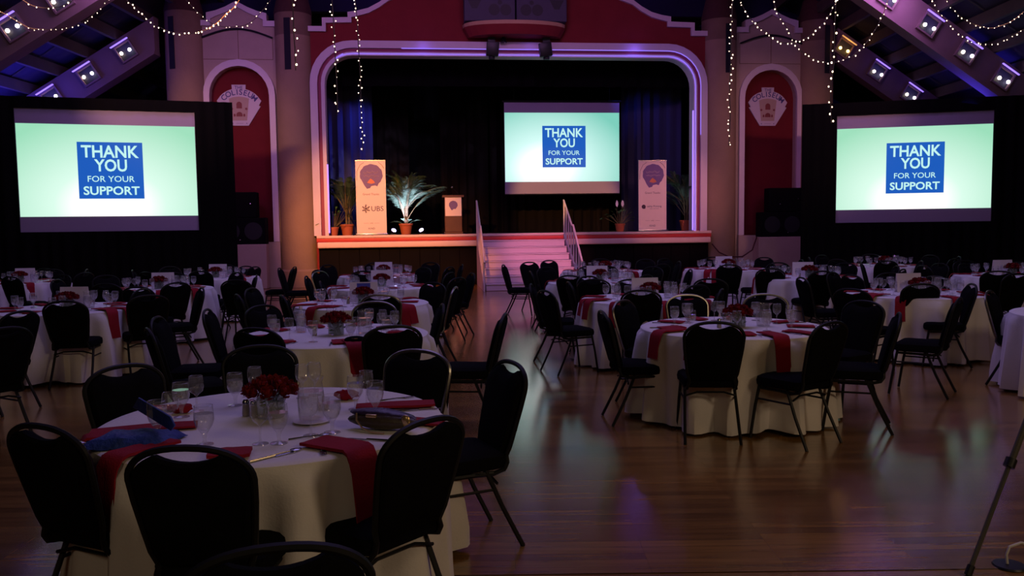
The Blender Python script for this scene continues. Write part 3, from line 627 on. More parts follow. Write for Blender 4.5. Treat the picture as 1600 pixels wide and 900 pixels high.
m = MB(); bubble(m, 0.0, 0.84, 0.125, -0.204, -0.2); m.build('logo_blob', M['print_purple'], sg, smooth=False)
mc = MB().tube([(0.16, 0.0, 1.1), (0.15, -0.02, 1.18), (0.05, -0.1, 1.27), (-0.02, -0.14, 1.33)], 0.006, 6).build('gooseneck', M['black_metal'], lc)
MB().ball((-0.03, -0.145, 1.345), 0.03, 8, 6).build('microphone', M['chrome'], mc)

def leaflet(mb, base, d, up, ln, wd, droop):
    d = Vector(d).normalized(); side = d.cross(Vector((0, 0, 1)));
    side = side.normalized() if side.length > 1e-3 else Vector((1, 0, 0))
    p0 = Vector(base); p1 = p0 + d*ln*0.5 + Vector((0, 0, -droop*0.25*ln)); p2 = p0 + d*ln + Vector((0, 0, -droop*ln))
    mb.add([p0, p1+side*wd, p2, p1-side*wd, p1+Vector((0, 0, -wd*0.5))], [(0, 1, 4), (1, 2, 4), (2, 3, 4), (3, 0, 4)])
def frond(mbl, mbs, base, az, el, ln, droop, rnd, n=26, lw=0.018, ll=0.33):
    d = Vector((math.cos(az)*math.cos(el), math.sin(az)*math.cos(el), math.sin(el)))
    pts = [Vector(base)+d*ln*t+Vector((0, 0, -droop*ln*t*t))+Vector((math.cos(az), math.sin(az), 0))*droop*0.35*ln*t*t for t in [i/8 for i in range(9)]]
    mbs.tube(pts, [0.010*(1-0.8*i/8)+0.002 for i in range(9)], 4)
    for i in range(n):
        t = 0.28+0.72*i/n; k = min(7, int(t*8)); f = t*8-k; p = pts[k]*(1-f)+pts[k+1]*f; tg = (pts[k+1]-pts[k]).normalized()
        sd = tg.cross(Vector((0, 0, 1))); sd = sd.normalized() if sd.length > 1e-3 else Vector((1, 0, 0))
        l = ll*(0.55+0.75*math.sin(PI*min(1, (t-0.2)/0.85)))*rnd.uniform(0.85, 1.15)
        for q in (-1, 1): leaflet(mbl, p, tg*0.75+sd*q*0.75+Vector((0, 0, 0.12)), 1, l, lw, 0.35)
def palm(s, d, label, h, seed, nf=15, spread=1.0, broad=0, emin=0.85):
    rnd = random.Random(seed)
    t = thing('potted_palm', label, 'potted plant', SP(s, d, ZB), TH)
    pot(t, 0.20, 0.32)
    A, B = MB(), MB()
    for k in range(5):
        a = rnd.uniform(0, 2*PI); q = rnd.uniform(0.01, 0.06); B.tube([(q*math.cos(a), q*math.sin(a), 0.28), (q*1.8*math.cos(a), q*1.8*math.sin(a), 0.28+h*0.34)], [0.016, 0.010], 5)
    for k in range(nf):
        az = k*2.4+rnd.uniform(-0.3, 0.3); el = rnd.uniform(emin, 1.45)
        zb = 0.3+h*rnd.uniform(0.05, 0.38); ln = (h-zb)*rnd.uniform(0.85, 1.12)*(1.0 if el > 1 else 0.9*spread)
        if math.sin(az) < -0.3: ln *= 0.8
        frond(A, B, (0.04*math.cos(az), 0.04*math.sin(az), zb), az, el, ln, rnd.uniform(0.15, 0.50), rnd)
    f = A.build('foliage', M['palm'], t, smooth=False); f['kind'] = 'stuff'
    B.build('stem', M['stem'], t)
    if broad:
        c = MB()
        for k in range(broad):
            az = k*2*PI/broad+rnd.uniform(-0.3, 0.3); l = rnd.uniform(0.3, 0.42); dv = Vector((math.cos(az), math.sin(az), rnd.uniform(0.5, 1.0))).normalized()
            b0 = Vector((0.08*math.cos(az), 0.08*math.sin(az), 0.3)); leaflet(c, b0+dv*0.12, dv, 1, l, 0.07, 0.5); c.tube([b0, b0+dv*0.14], 0.006, 4)
        c.build('low_leaves', M['palm'], t, smooth=False)
    return t
def pot(t, r, h):
    MB().lathe([(r*0.70, 0), (r*0.93, h*0.84), (r*1.02, h*0.84), (r*1.04, h), (r*0.94, h), (r*0.90, h*0.9), (0.0, h*0.9)], 22).build('pot', M['terracotta'], t)
    MB().lathe([(0.0, h*0.905), (r*0.9, h*0.905)], 16).build('soil', M['soil'], t)
palm(-4.68, 0.8, 'tall green potted palm at the left end of the stage, behind the arch trim', 2.15, 3, 24, emin=1.0)
palm(-3.0, 1.0, 'potted palm lit blue-white between the orange-lit banner and the lectern', 2.15, 5, 28, 1.25, broad=7)
palm(5.42, 0.9, 'dark green potted palm at the right end of the stage', 2.10, 9, 20, 1.2)
def bushy(s, d, label, seed, h, flowers):
    rnd = random.Random(seed); t = thing('potted_plant', label, 'potted plant', SP(s, d, ZB), TH); pot(t, 0.15, 0.24)
    A, B = MB(), MB()
    for k in range(26):
        az = rnd.uniform(0, 2*PI); el = rnd.uniform(0.35, 1.35); l = h*rnd.uniform(0.45, 0.8); dv = Vector((math.cos(az)*math.cos(el), math.sin(az)*math.cos(el), math.sin(el)))
        b0 = Vector((0.03*math.cos(az), 0.03*math.sin(az), 0.2)); e = b0+dv*l; B.tube([b0, e], 0.004, 4); leaflet(A, e, dv+Vector((0, 0, -0.2)), 1, 0.20, 0.040, 0.5)
    f = A.build('foliage', M['leaf'], t, smooth=False); f['kind'] = 'stuff'; B.build('stem', M['stem'], t)
    for q in flowers:
        st = MB().tube([(0, 0, 0.25), (q*0.8, -0.02, h*0.6), (q, -0.03, h+0.13)], 0.004, 4).build('flower_stalk', M['stem'], t)
        fm = MB(); fm.prism([(q-0.035, h+0.15), (q-0.045, h+0.22), (q-0.01, h+0.32), (q+0.03, h+0.27), (q+0.04, h+0.19), (q+0.01, h+0.11)], -0.06, -0.045); fm.build('flower', M['petal'], st, bevel=(0.004, 1))
bushy(-5.02, 0.36, 'low dark bushy plant in a terracotta pot left of the tall palm', 21, 0.75, [])
bushy(3.33, 0.7, 'small potted peace lily with two white flowers beside the right banner', 22, 0.62, [-0.10, 0.07])
for s_, q, lb in ((-3.36, 1, 'small floor spotlight left of the blue-lit palm pot'), (-2.52, -1, 'small floor spotlight right of the blue-lit palm pot')):
    t = thing('floor_spotlight', lb, 'spotlight', SP(s_, 0.35, ZB), TH)
    MB().box(-0.09, 0.09, -0.06, 0.08, 0, 0.03).build('base', M['black_metal'], t, smooth=False)
    h_ = MB().lathe([(0.06, 0), (0.075, 0.10), (0.07, 0.10), (0.06, 0.03), (0.0, 0.03)], 14).build('lamp_head', M['black_metal'], t, loc=(0, 0, 0.07)); h_.rotation_euler = (0.75, q*0.5, 0)
    fcl = MB().ball((0, 0, 0.085), 0.072, 10, 6, (1, 1, 0.35)).build('lens', M['spot_face'], h_)
    p0 = SP(s_, 0.28, ZB+0.26)
    light('palm_uplight', 'SPOT', p0, 330, (0.55, 0.50, 1.0), 0.04, SP(-3.0, 1.0, ZB+1.0), 75, 0.8)
light('banner_uplight', 'SPOT', SP(4.9, 0.4, ZB+0.2), 10, (0.5, 0.6, 1.0), 0.04, SP(5.3, 0.9, ZB+1.1), 60, 0.8)

# ---------------------------------------------------------------- centre loudspeaker cluster over the arch
cl = thing('speaker_shelf', 'curved wooden shelf over the middle of the stage arch', 'shelf', SP(0.16, 0.1, 0), TH)
pts = [(-1.45, 0.05)] + [(-1.45*math.cos(PI*i/14), -0.75*math.sin(PI*i/14)**0.8 if 0 < i < 14 else 0.0) for i in range(15)] + [(1.45, 0.05)]
def flat(pts, z0, z1, k=1.0): return MB().add([(x_*k, y_*k, z0) for x_, y_ in pts]+[(x_, y_, z1) for x_, y_ in pts], [tuple(range(len(pts)-1, -1, -1)), tuple(range(len(pts), 2*len(pts)))]+[(i, (i+1) % len(pts), (i+1) % len(pts)+len(pts), i+len(pts)) for i in range(len(pts))])
flat(pts, 6.88, 7.14, 0.90).build('skirt', M['red_wall'], cl, smooth=False)
flat(pts, 7.14, 7.24, 0.99).build('rim', M['bare_wood'], cl, smooth=False)
for k, sx in enumerate((-0.72, 0.72)):
    t = thing('loudspeaker', 'grey loudspeaker with two woofers on the arch shelf, %s of the pair' % ('left' if k == 0 else 'right'), 'loudspeaker', SP(0.16+sx, -0.05, 7.24), TH)
    MB().box(-0.70, 0.70, -0.35, 0.12, 0.02, 1.0).build('cabinet', M['speaker'], t, bevel=(0.015, 1))
    i_ = -1 if k == 0 else 1
    for q in (0.44, 0.12):
        MB().lathe([(0.155, 0.004), (0.14, -0.01), (0.05, -0.05), (0.0, -0.045)], 20).build('woofer', M['woofer'], t, loc=(-i_*q, -0.352, 0.32)).rotation_euler = (PI/2, 0, 0)
    MB().lathe([(0.06, 0.004), (0.05, -0.01), (0.0, -0.02)], 14).build('port', M['woofer'], t, loc=(-i_*0.28, -0.352, 0.52)).rotation_euler = (PI/2, 0, 0)
    MB().prism([(i_*0.42-0.2, 0.6), (i_*0.42+0.2, 0.6), (i_*0.42+0.07, 0.35), (i_*0.42-0.07, 0.35)], -0.356, -0.34).build('horn', M['woofer'], t, smooth=False)
for u_, lb in ((-0.60, 'black stage lamp hanging over the arch trim, left one'), (0.94, 'black stage lamp hanging over the arch trim, right one')):
    t = thing('stage_lamp', lb, 'stage lamp', SP(0.1+u_, -0.12, 6.28), TH)
    MB().box(-0.17, 0.17, -0.14, 0.10, 0.08, 0.46).build('lamp_body', M['black_metal'], t, bevel=(0.02, 2)).rotation_euler = (0.1, 0.08 if u_ < 0 else -0.12, 0)
    MB().box(-0.10, 0.10, -0.03, 0.03, 0.40, 0.66).build('yoke', M['black_metal'], t, smooth=False)
    MB().lathe([(0.085, 0.0), (0.10, 0.13), (0.07, 0.13)], 14).build('lens_hood', M['black_metal'], t)
t = thing('clip_lamp', 'small dark clip lamp under the arch shelf', 'lamp', SP(-0.16, -0.12, 6.74), TH)
MB().lathe([(0.09, 0.0), (0.05, 0.12), (0.0, 0.16)], 12).build('shade', M['black_metal'], t); MB().ball((0.02, -0.02, 0.0), 0.03, 8, 5).build('bulb', M['chrome'], t)
tag(MB().tube([SP(5.8, -0.3, 1.05), SP(6.0, -0.35, 0.80), SP(6.3, -0.35, 0.66), SP(6.7, -0.35, 0.66), SP(7.0, -0.35, 0.85), SP(7.15, -0.3, 1.22)], 0.02, 6).build('rope', M['rope']), 'dark red rope sagging from the stage end to the right loudspeaker', 'rope')

# ---------------------------------------------------------------- roof
KB, CS, SL = 12.5, 0.0, 0.64
def beam_z(x): return KB-SL*abs(x-CS)
TB = 0.92     # vertical depth of a beam
def beam(Y0, sgn, x_in, x_out, label, lamps, amber=()):
    def P(x_, dz, dd): return Vector((x_, Y0+0.106*x_+dd, beam_z(x_)+dz))
    t = thing('roof_beam', label, 'roof beam')
    xs = [x_in, x_out]
    m = MB(); vs = [P(x_, dz, dd) for x_ in xs for dz in (0, TB) for dd in (-0.16, 0.16)]
    m.add(vs, [(0, 1, 3, 2), (4, 6, 7, 5), (0, 4, 5, 1), (2, 3, 7, 6), (0, 2, 6, 4), (1, 5, 7, 3)]); m.build('beam_body', M['beam'], t, smooth=False)
    m = MB(); vs = [P(x_, dz, dd) for x_ in xs for dz in (-0.07, 0.0) for dd in (-0.2, 0.2)]
    m.add(vs, [(0, 1, 3, 2), (4, 6, 7, 5), (0, 4, 5, 1), (2, 3, 7, 6), (0, 2, 6, 4), (1, 5, 7, 3)]); m.build('bottom_flange', M['beam'], t, smooth=False)
    for j, xx in enumerate(lamps):
        am = xx in amber
        a = math.atan(SL)*(-1 if xx > CS else 1); ca, sa = math.cos(a), math.sin(a); cz = beam_z(xx)+0.44
        def Q(u_, v_, dd): x2 = xx+u_*ca-v_*sa; return Vector((x2, Y0+0.106*x2+dd, cz+u_*sa+v_*ca))
        m = MB(); w_, h_ = 0.20, 0.20
        for a0, a1, b0, b1 in ((-w_, w_, h_, h_+0.05), (-w_, w_, -h_-0.04, -h_), (-w_-0.04, -w_, -h_-0.04, h_+0.05), (w_, w_+0.04, -h_-0.04, h_+0.05)): m.box(a0, a1, -0.24, -0.16, b0, b1, lambda p, q, r: Q(p, r, q))
        bx = m.build('lamp_box', M['beam'], t, smooth=False)
        MB().box(-w_, w_, -0.17, -0.162, -h_, h_, lambda p, q, r: Q(p, r, q)).build('recess_plate', M['recess'], bx, smooth=False)
        q = -1 if xx < CS else 1
        m = MB(); m.ball(Vector((xx-0.11, Y0+0.106*xx-0.24, cz-0.06+(0.0 if q < 0 else 0.06))), 0.046, 8, 6); m.build('lamp', M['lamp_amber'] if am else M['lamp_warm'], bx)
        m = MB(); m.ball(Vector((xx+0.11, Y0+0.106*xx-0.24, cz+(0.04 if q < 0 else -0.10))), 0.046, 8, 6); m.build('lamp', M['lamp_amber'] if am else M['lamp_white'], bx)
        MB().box(-0.26, 0.26, -0.35, -0.30, 0.225, 0.245, lambda p, q_, r: Q(p, r, q_)).build('led_bar', M['lamp_amber_bar'] if am else M['led_blue'], bx, smooth=False)
        light('beam_lamp_glow', 'POINT', Q(0, 0.10, -0.40), 0.9, (1.0, 0.5, 0.12) if am else (0.14, 0.06, 1.0), 0.05)
        light('beam_lamp_glow', 'POINT', Q(0, 0.95, 0.35), 16.0, (0.10, 0.08, 1.0), 0.08)
def xs_of(pix, Y0):
    out = []
    for u_, v_ in pix:
        d = ray(u_, v_); t = Y0/(d.y-0.106*d.x); out.append(d.x*t)
    return out
lampsA = xs_of([(30, 56), (101, 14)], 19.8); lampsB = xs_of([(144, 112), (202, 75), (88, 148)], 23.9)
lampsC = xs_of([(1384, -10), (1445, 33), (1504, 75), (1560, 120)], 19.8); lampsD = xs_of([(1314, 78), (1366, 119), (1417, 151)], 23.9)
beam(19.8, -1, CS, -16.0, 'sloping painted roof beam with blue lamps, nearer one on the left', lampsA+[lampsA[1]+2.0])
beam(23.9, -1, -9.5, -16.2, 'sloping painted roof beam with blue lamps, farther one on the left', lampsB)
beam(19.8, 1, CS, 16.0, 'sloping painted roof beam with blue lamps, nearer one on the right', lampsC)
beam(23.9, 1, 9.6, 16.2, 'sloping painted roof beam with lamps and one amber lamp, farther right', lampsD, amber=(lampsD[0],))
ce = MB()
for sgn in (-1, 1):
    xa, xb = CS, CS+sgn*16.5
    ce.add([(xa, -6, KB+TB+0.35), (xb, -6, KB+TB+0.35-SL*16.5), (xb, 31, KB+TB+0.35-SL*16.5), (xa, 31, KB+TB+0.35)], [(0, 1, 2, 3)])
ce = struct(ce.build('ceiling', M['roof'], smooth=False))
for sgn in (-1, 1):
    for k in range(1, 22):
        xx = CS+sgn*(0.75*k); z = beam_z(xx)+TB
        if abs(xx) < 5 and k % 2: continue
        MB().box(xx-0.06, xx+0.06, 9.0, 30.2, z+0.02, z+0.30).build('purlin', M['purlin'], ce, smooth=False)
    for k in range(12):
        y_ = 12+1.6*k
        x0_, x1_ = CS+sgn*5, CS+sgn*16.2
        MB().add([(x0_, y_, beam_z(x0_)+TB+0.31), (x1_, y_, beam_z(x1_)+TB+0.31), (x1_, y_+0.05, beam_z(x1_)+TB+0.31), (x0_, y_+0.05, beam_z(x0_)+TB+0.31)], [(0, 1, 2, 3)]).build('board_joint', M['purlin'], ce, smooth=False)
light('blue_roof_glow', 'AREA', (-12.5, 21.2, 4.4), 70, (0.07, 0.05, 1.0), 2.5, (-12.5, 21.2, 8), sy=1.0)
light('blue_roof_glow', 'AREA', (12.0, 22.0, 4.6), 35, (0.07, 0.05, 1.0), 2.5, (12.5, 21.5, 8), sy=1.0)
ex = thing('exit_sign', 'small glowing red exit sign at the far right edge', 'sign', far(1598, 143, 24.0)-Vector((0, 0, 0.12)))
MB().box(-0.22, 0.22, -0.03, 0.05, 0.0, 0.24).build('housing', M['exit_red'], ex, smooth=False)
m = MB(); text(m, 'EXIT', 0, -0.035, 0.12, 0.15, 0.01, 0.34, height=0.14); m.build('lettering', M['print_dark'], ex, smooth=False)
MB().tube([(0, 0.01, 0.24), (0, 0.01, 0.9)], 0.012, 6).build('bracket', M['black_metal'], ex)

# ---------------------------------------------------------------- string lights
def string(label, pix, y, step=0.105, r=0.020, jitter=0.02, seed=1):
    rnd = random.Random(seed); P = [far(u_, v_, y) for u_, v_ in pix]
    t = thing('string_lights', label, 'string lights', P[0])
    # smooth path
    pts = []
    for i in range(len(P)-1):
        p0, p1, p2, p3 = P[max(0, i-1)], P[i], P[i+1], P[min(len(P)-1, i+2)]
        for k in range(6):
            q = k/6; pts.append(0.5*((2*p1)+(p2-p0)*q+(2*p0-5*p1+4*p2-p3)*q*q+(3*p1-p0-3*p2+p3)*q**3))
    pts.append(P[-1])
    O = P[0]; w_ = MB().tube([p-O for p in pts], 0.006, 4).build('wire', M['wire'], t)
    m = MB(); acc = 0; nxt = 0.02
    for a, b in zip(pts, pts[1:]):
        l = (b-a).length
        while acc+l >= nxt:
            f = (nxt-acc)/l if l else 0; c = a+(b-a)*f - O + Vector((rnd.uniform(-jitter, jitter), rnd.uniform(-jitter, jitter), rnd.uniform(-jitter, jitter)-0.01))
            m.ball(c, r*0.66*rnd.uniform(0.7, 1.2), 6, 4, (1, 1, 1.2)); nxt += step*rnd.uniform(0.75, 1.25)
        acc += l
    o = m.build('bulbs', M['bulb'], t); o['kind'] = 'stuff'
string('short drooping swag of fairy lights, topmost at the left corner', [(28, -6), (47, 7), (65, 12), (80, 12), (96, 10), (120, -3)], 15.0, 0.16, 0.018, seed=2)
string('wide shallow swag of fairy lights across the near left beam', [(-8, 14), (8, 22), (20, 29), (35, 38), (48, 44), (66, 46), (92, 47), (107, 44), (122, 38), (137, 31), (148, 20), (158, 12), (170, -3)], 15.0, 0.10, 0.012, seed=3)
string('bright swag of fairy lights in front of the outer left column', [(190, -8), (207, 9), (222, 22), (237, 36), (250, 43), (268, 50), (290, 53), (307, 51), (325, 45), (340, 35), (352, 23), (365, 12), (378, -6)], 15.0, 0.088, 0.018, seed=4)
string('fine swag of fairy lights over the left wing crest', [(286, -5), (300, 10), (312, 22), (322, 31), (335, 38), (350, 42), (364, 42), (380, 40), (394, 33), (405, 22), (417, 8), (426, -5)], 17.0, 0.12, 0.013, seed=5)
string('hanging strand of large bulbs in front of the left inner column', [(456, -6), (458, 20), (459, 50), (461, 80), (462, 110)], 9.0, 0.115, 0.014, 0.045, seed=6)
string('hanging strand of bulbs over the left corner of the arch', [(518, -6), (521, 30), (523, 70), (525, 110), (527, 150), (527, 180)], 11.0, 0.085, 0.012, 0.035, seed=7)
string('longest hanging strand of bulbs before the blue side curtain', [(554, -6), (558, 30), (560, 70), (563, 120), (564, 170), (566, 210), (567, 237)], 12.5, 0.072, 0.012, 0.03, seed=8)
string('hanging strand of bulbs in front of the right inner column', [(1145, -6), (1143, 40), (1142, 90), (1140, 140), (1141, 180), (1139, 228)], 12.0, 0.075, 0.013, 0.03, seed=9)
string('bright swag of fairy lights over the right wing crest', [(1152, -8), (1166, 20), (1180, 37), (1195, 50), (1208, 60), (1225, 67), (1245, 65), (1262, 58), (1280, 43), (1295, 25), (1311, -8)], 15.0, 0.088, 0.017, seed=10)
string('long swag of fairy lights looping below the outer right column top', [(1206, -8), (1213, 15), (1222, 33), (1232, 48), (1240, 65), (1250, 78), (1262, 87), (1280, 95), (1300, 98), (1320, 93), (1340, 82), (1355, 65), (1370, 42), (1380, 22), (1390, -8)], 15.0, 0.10, 0.015, seed=11)
string('hanging strand of bulbs in front of the outer right column', [(1307, -8), (1305, 22), (1304, 60), (1303, 100), (1299, 130), (1298, 160), (1299, 192)], 12.0, 0.105, 0.017, 0.03, seed=12)
string('swag of fairy lights across the near right beam', [(1453, -8), (1466, 18), (1478, 33), (1492, 46), (1506, 58), (1524, 67), (1545, 70), (1565, 65), (1580, 57), (1606, 42)], 15.0, 0.10, 0.015, seed=13)
string('upper swag of fairy lights at the top right corner', [(1476, -6), (1490, 15), (1505, 29), (1525, 39), (1548, 44), (1570, 38), (1585, 30), (1606, 13)], 15.5, 0.10, 0.013, seed=14)

# ---------------------------------------------------------------- chairs
def back_outline(n=10):
    # (x, t): t = 0 at the seat, 1 at the crown; a rounded crown back with a slight waist
    P = [(0.165, 0.0), (0.185, 0.12), (0.198, 0.32), (0.212, 0.56), (0.218, 0.74)]
    for i in range(1, n+1):
        a = (PI/2)*i/n; P.append((0.218*math.cos(a)**0.85 if i < n else 0.0, 0.74+0.26*math.sin(a)**0.95))
    return P
BZ0, BZ1 = 0.475, 0.925
def bp(x, t, dy=0.0): return Vector((x, -0.205-0.115*t+dy, BZ0+(BZ1-BZ0)*t))
def make_chair():
    t = thing('banquet_chair', 'x', 'chair', (0, 0, 0))
    m = MB()
    prof = []
    n = 7; N = []
    outline = []
    for q in ((-0.205, -0.20), (0.205, -0.20), (0.220, 0.21), (-0.220, 0.21)): outline.append(q)
    # rounded cushion
    def ring(k, z):
        out = []
        for (cx, cy), a0 in zip(((-0.205+0.05, -0.20+0.05), (0.205-0.05, -0.20+0.05), (0.22-0.07, 0.21-0.07), (-0.22+0.07, 0.21-0.07)), (PI, 1.5*PI, 0, 0.5*PI)):
            rr = 0.05 if cy < 0 else 0.07
            for i in range(4):
                a = a0+i*(PI/2)/3; x_, y_ = cx+rr*math.cos(a), cy+rr*math.sin(a); out.append((x_*k, y_*k, z))
        return out
    rs = [ring(0.90, 0.415), ring(0.985, 0.425), ring(1.0, 0.455), ring(0.97, 0.485), ring(0.85, 0.500), ring(0.4, 0.508)]
    vs = sum(rs, []); fs = [tuple(range(15, -1, -1)), tuple(80+i for i in range(16))]
    for j in range(5):
        for i in range(16): fs.append((j*16+i, j*16+(i+1) % 16, (j+1)*16+(i+1) % 16, (j+1)*16+i))
    m.add(vs, fs).build('seat', M['black_fabric'], t)
    # backrest cushion inside the hoop, dipping at the crown to leave the hand hole
    P = back_outline(); R_ = [(x_-0.012, tt) for x_, tt in P if x_ > 0.03]
    pts = []
    for x_, tt in R_:
        lim = 0.985 - 0.095*max(0, math.cos(min(PI/2, abs(x_)/0.12*PI/2)))**0.6
        pts.append((x_, min(tt-0.022 if tt > 0.74 else tt, lim)))
    dip = [(x_, 0.963-0.085*math.cos(x_/0.12*PI/2)**0.6) for x_ in (0.11, 0.09, 0.06, 0.03)]
    pts = [p for p in pts if p[0] > 0.118] + dip + [(0, 0.878)]
    full = pts + [(-x_, tt) for x_, tt in reversed(pts[:-1])]
    k = len(full); c = (0, 0.45)
    def rg(s_, dy): return [bp(c[0]+(x_-c[0])*s_, c[1]+(tt-c[1])*s_, dy) for x_, tt in full]
    rs = [rg(0.0, 0.048), rg(0.72, 0.046), rg(0.93, 0.036), rg(1.0, 0.014), rg(1.0, -0.010), rg(0.93, -0.022), rg(0.0, -0.024)]
    vs = sum(rs, []); fs = []
    for j in range(6):
        for i in range(k): fs.append((j*k+i, j*k+(i+1) % k, (j+1)*k+(i+1) % k, (j+1)*k+i))
    m = MB().add(vs, fs); m.build('backrest', M['black_fabric'], t)
    hoop = [bp(x_, tt) for x_, tt in P]; hoop = hoop + [Vector((-p.x, p.y, p.z)) for p in reversed(hoop[:-1])]
    lead = [Vector((0.185, -0.02, 0.40)), Vector((0.185, -0.12, 0.395)), Vector((0.182, -0.185, 0.41)), Vector((0.175, -0.205, 0.44))]
    tail = [Vector((-p.x, p.y, p.z)) for p in reversed(lead)]
    MB().tube(lead+hoop+tail, 0.0125, 7).build('back_frame', M['chair_metal'], t)
    for sx in (-1, 1):
        MB().tube([(sx*0.185, 0.17, 0.42), (sx*0.196, 0.20, 0.25), (sx*0.206, 0.235, 0.0)], 0.0125, 6).build('leg', M['chair_leg'], t)
        MB().tube([(sx*0.185, -0.08, 0.42), (sx*0.196, -0.165, 0.22), (sx*0.206, -0.275, 0.0)], 0.0125, 6).build('leg', M['chair_leg'], t)
        MB().tube([(sx*0.192, 0.188, 0.315), (sx*0.192, -0.125, 0.315)], 0.008, 5).build('stretcher', M['chair_leg'], t)
        MB().tube([(sx*0.185, -0.12, 0.40), (sx*0.185, 0.18, 0.40)], 0.012, 6).build('seat_rail', M['chair_leg'], t)
    MB().tube([(-0.193, -0.14, 0.345), (-0.1, -0.13, 0.372), (0.1, -0.13, 0.372), (0.193, -0.14, 0.345)], 0.008, 5).build('stretcher', M['chair_leg'], t)
    return t
chair0 = make_chair(); used_chair = [False]
CLOCK = ['twelve', 'one', 'two', 'three', 'four', 'five', 'six', 'seven', 'eight', 'nine', 'ten', 'eleven']
def clock(dx, dy):   # seen from the camera: twelve is the far side
    return int(round(math.degrees(math.atan2(dx, dy))/30.0)) % 12

TABLES = {   # key: centre x, y, description, card, setting
 'T1': (-1.13, 3.86, 'nearest table'), 'T2': (-1.50, 6.95, 'second table left of the aisle'), 'T3': (-1.78, 9.80, 'third table left of the aisle'),
 'T4': (-1.98, 12.5, 'fourth table left of the aisle'), 'T5': (-2.40, 15.4, 'farthest table left of the aisle'),
 'L0': (-5.45, 6.45, 'cropped table at the far left edge'), 'L1': (-5.15, 9.60, 'big table near the left edge'), 'L2': (-5.36, 12.6, 'table under the left screen'), 'L3': (-5.50, 15.4, 'table before the left plinth'),
 'L4': (-8.70, 14.7, 'farthest left corner table'),
 'R1': (1.90, 7.14, 'nearest table right of the aisle'), 'R2': (1.62, 9.95, 'second table right of the aisle'), 'R3': (1.35, 13.0, 'third table right of the aisle'), 'R4': (1.75, 15.9, 'farthest table right of the aisle'),
 'S1': (4.95, 10.2, 'middle right table'), 'S2': (4.75, 13.4, 'table before the right plinth'), 'S3': (4.15, 16.1, 'farthest table before the right column'),
 'S4': (7.40, 16.6, 'farthest table under the right screen'), 'U1': (7.95, 13.3, 'table near the right edge'), 'U2': (5.57, 7.75, 'cropped table at the right edge'),
}
R_T, TZ = 0.79, 0.76
chairs = []   # (origin, facing, table)
def chair_top(u, v, f, key, away=0.0):
    f = Vector((f[0], f[1], 0)).normalized(); p = at(u, v, 0.925); o = Vector((p.x, p.y, 0)) + f*0.32; chairs.append((o, f, key))
def chair_face(u, v, key):
    p = at(u, v, 0.925); c = TABLES[key]; chair_top(u, v, (c[0]-p.x, c[1]-p.y), key)
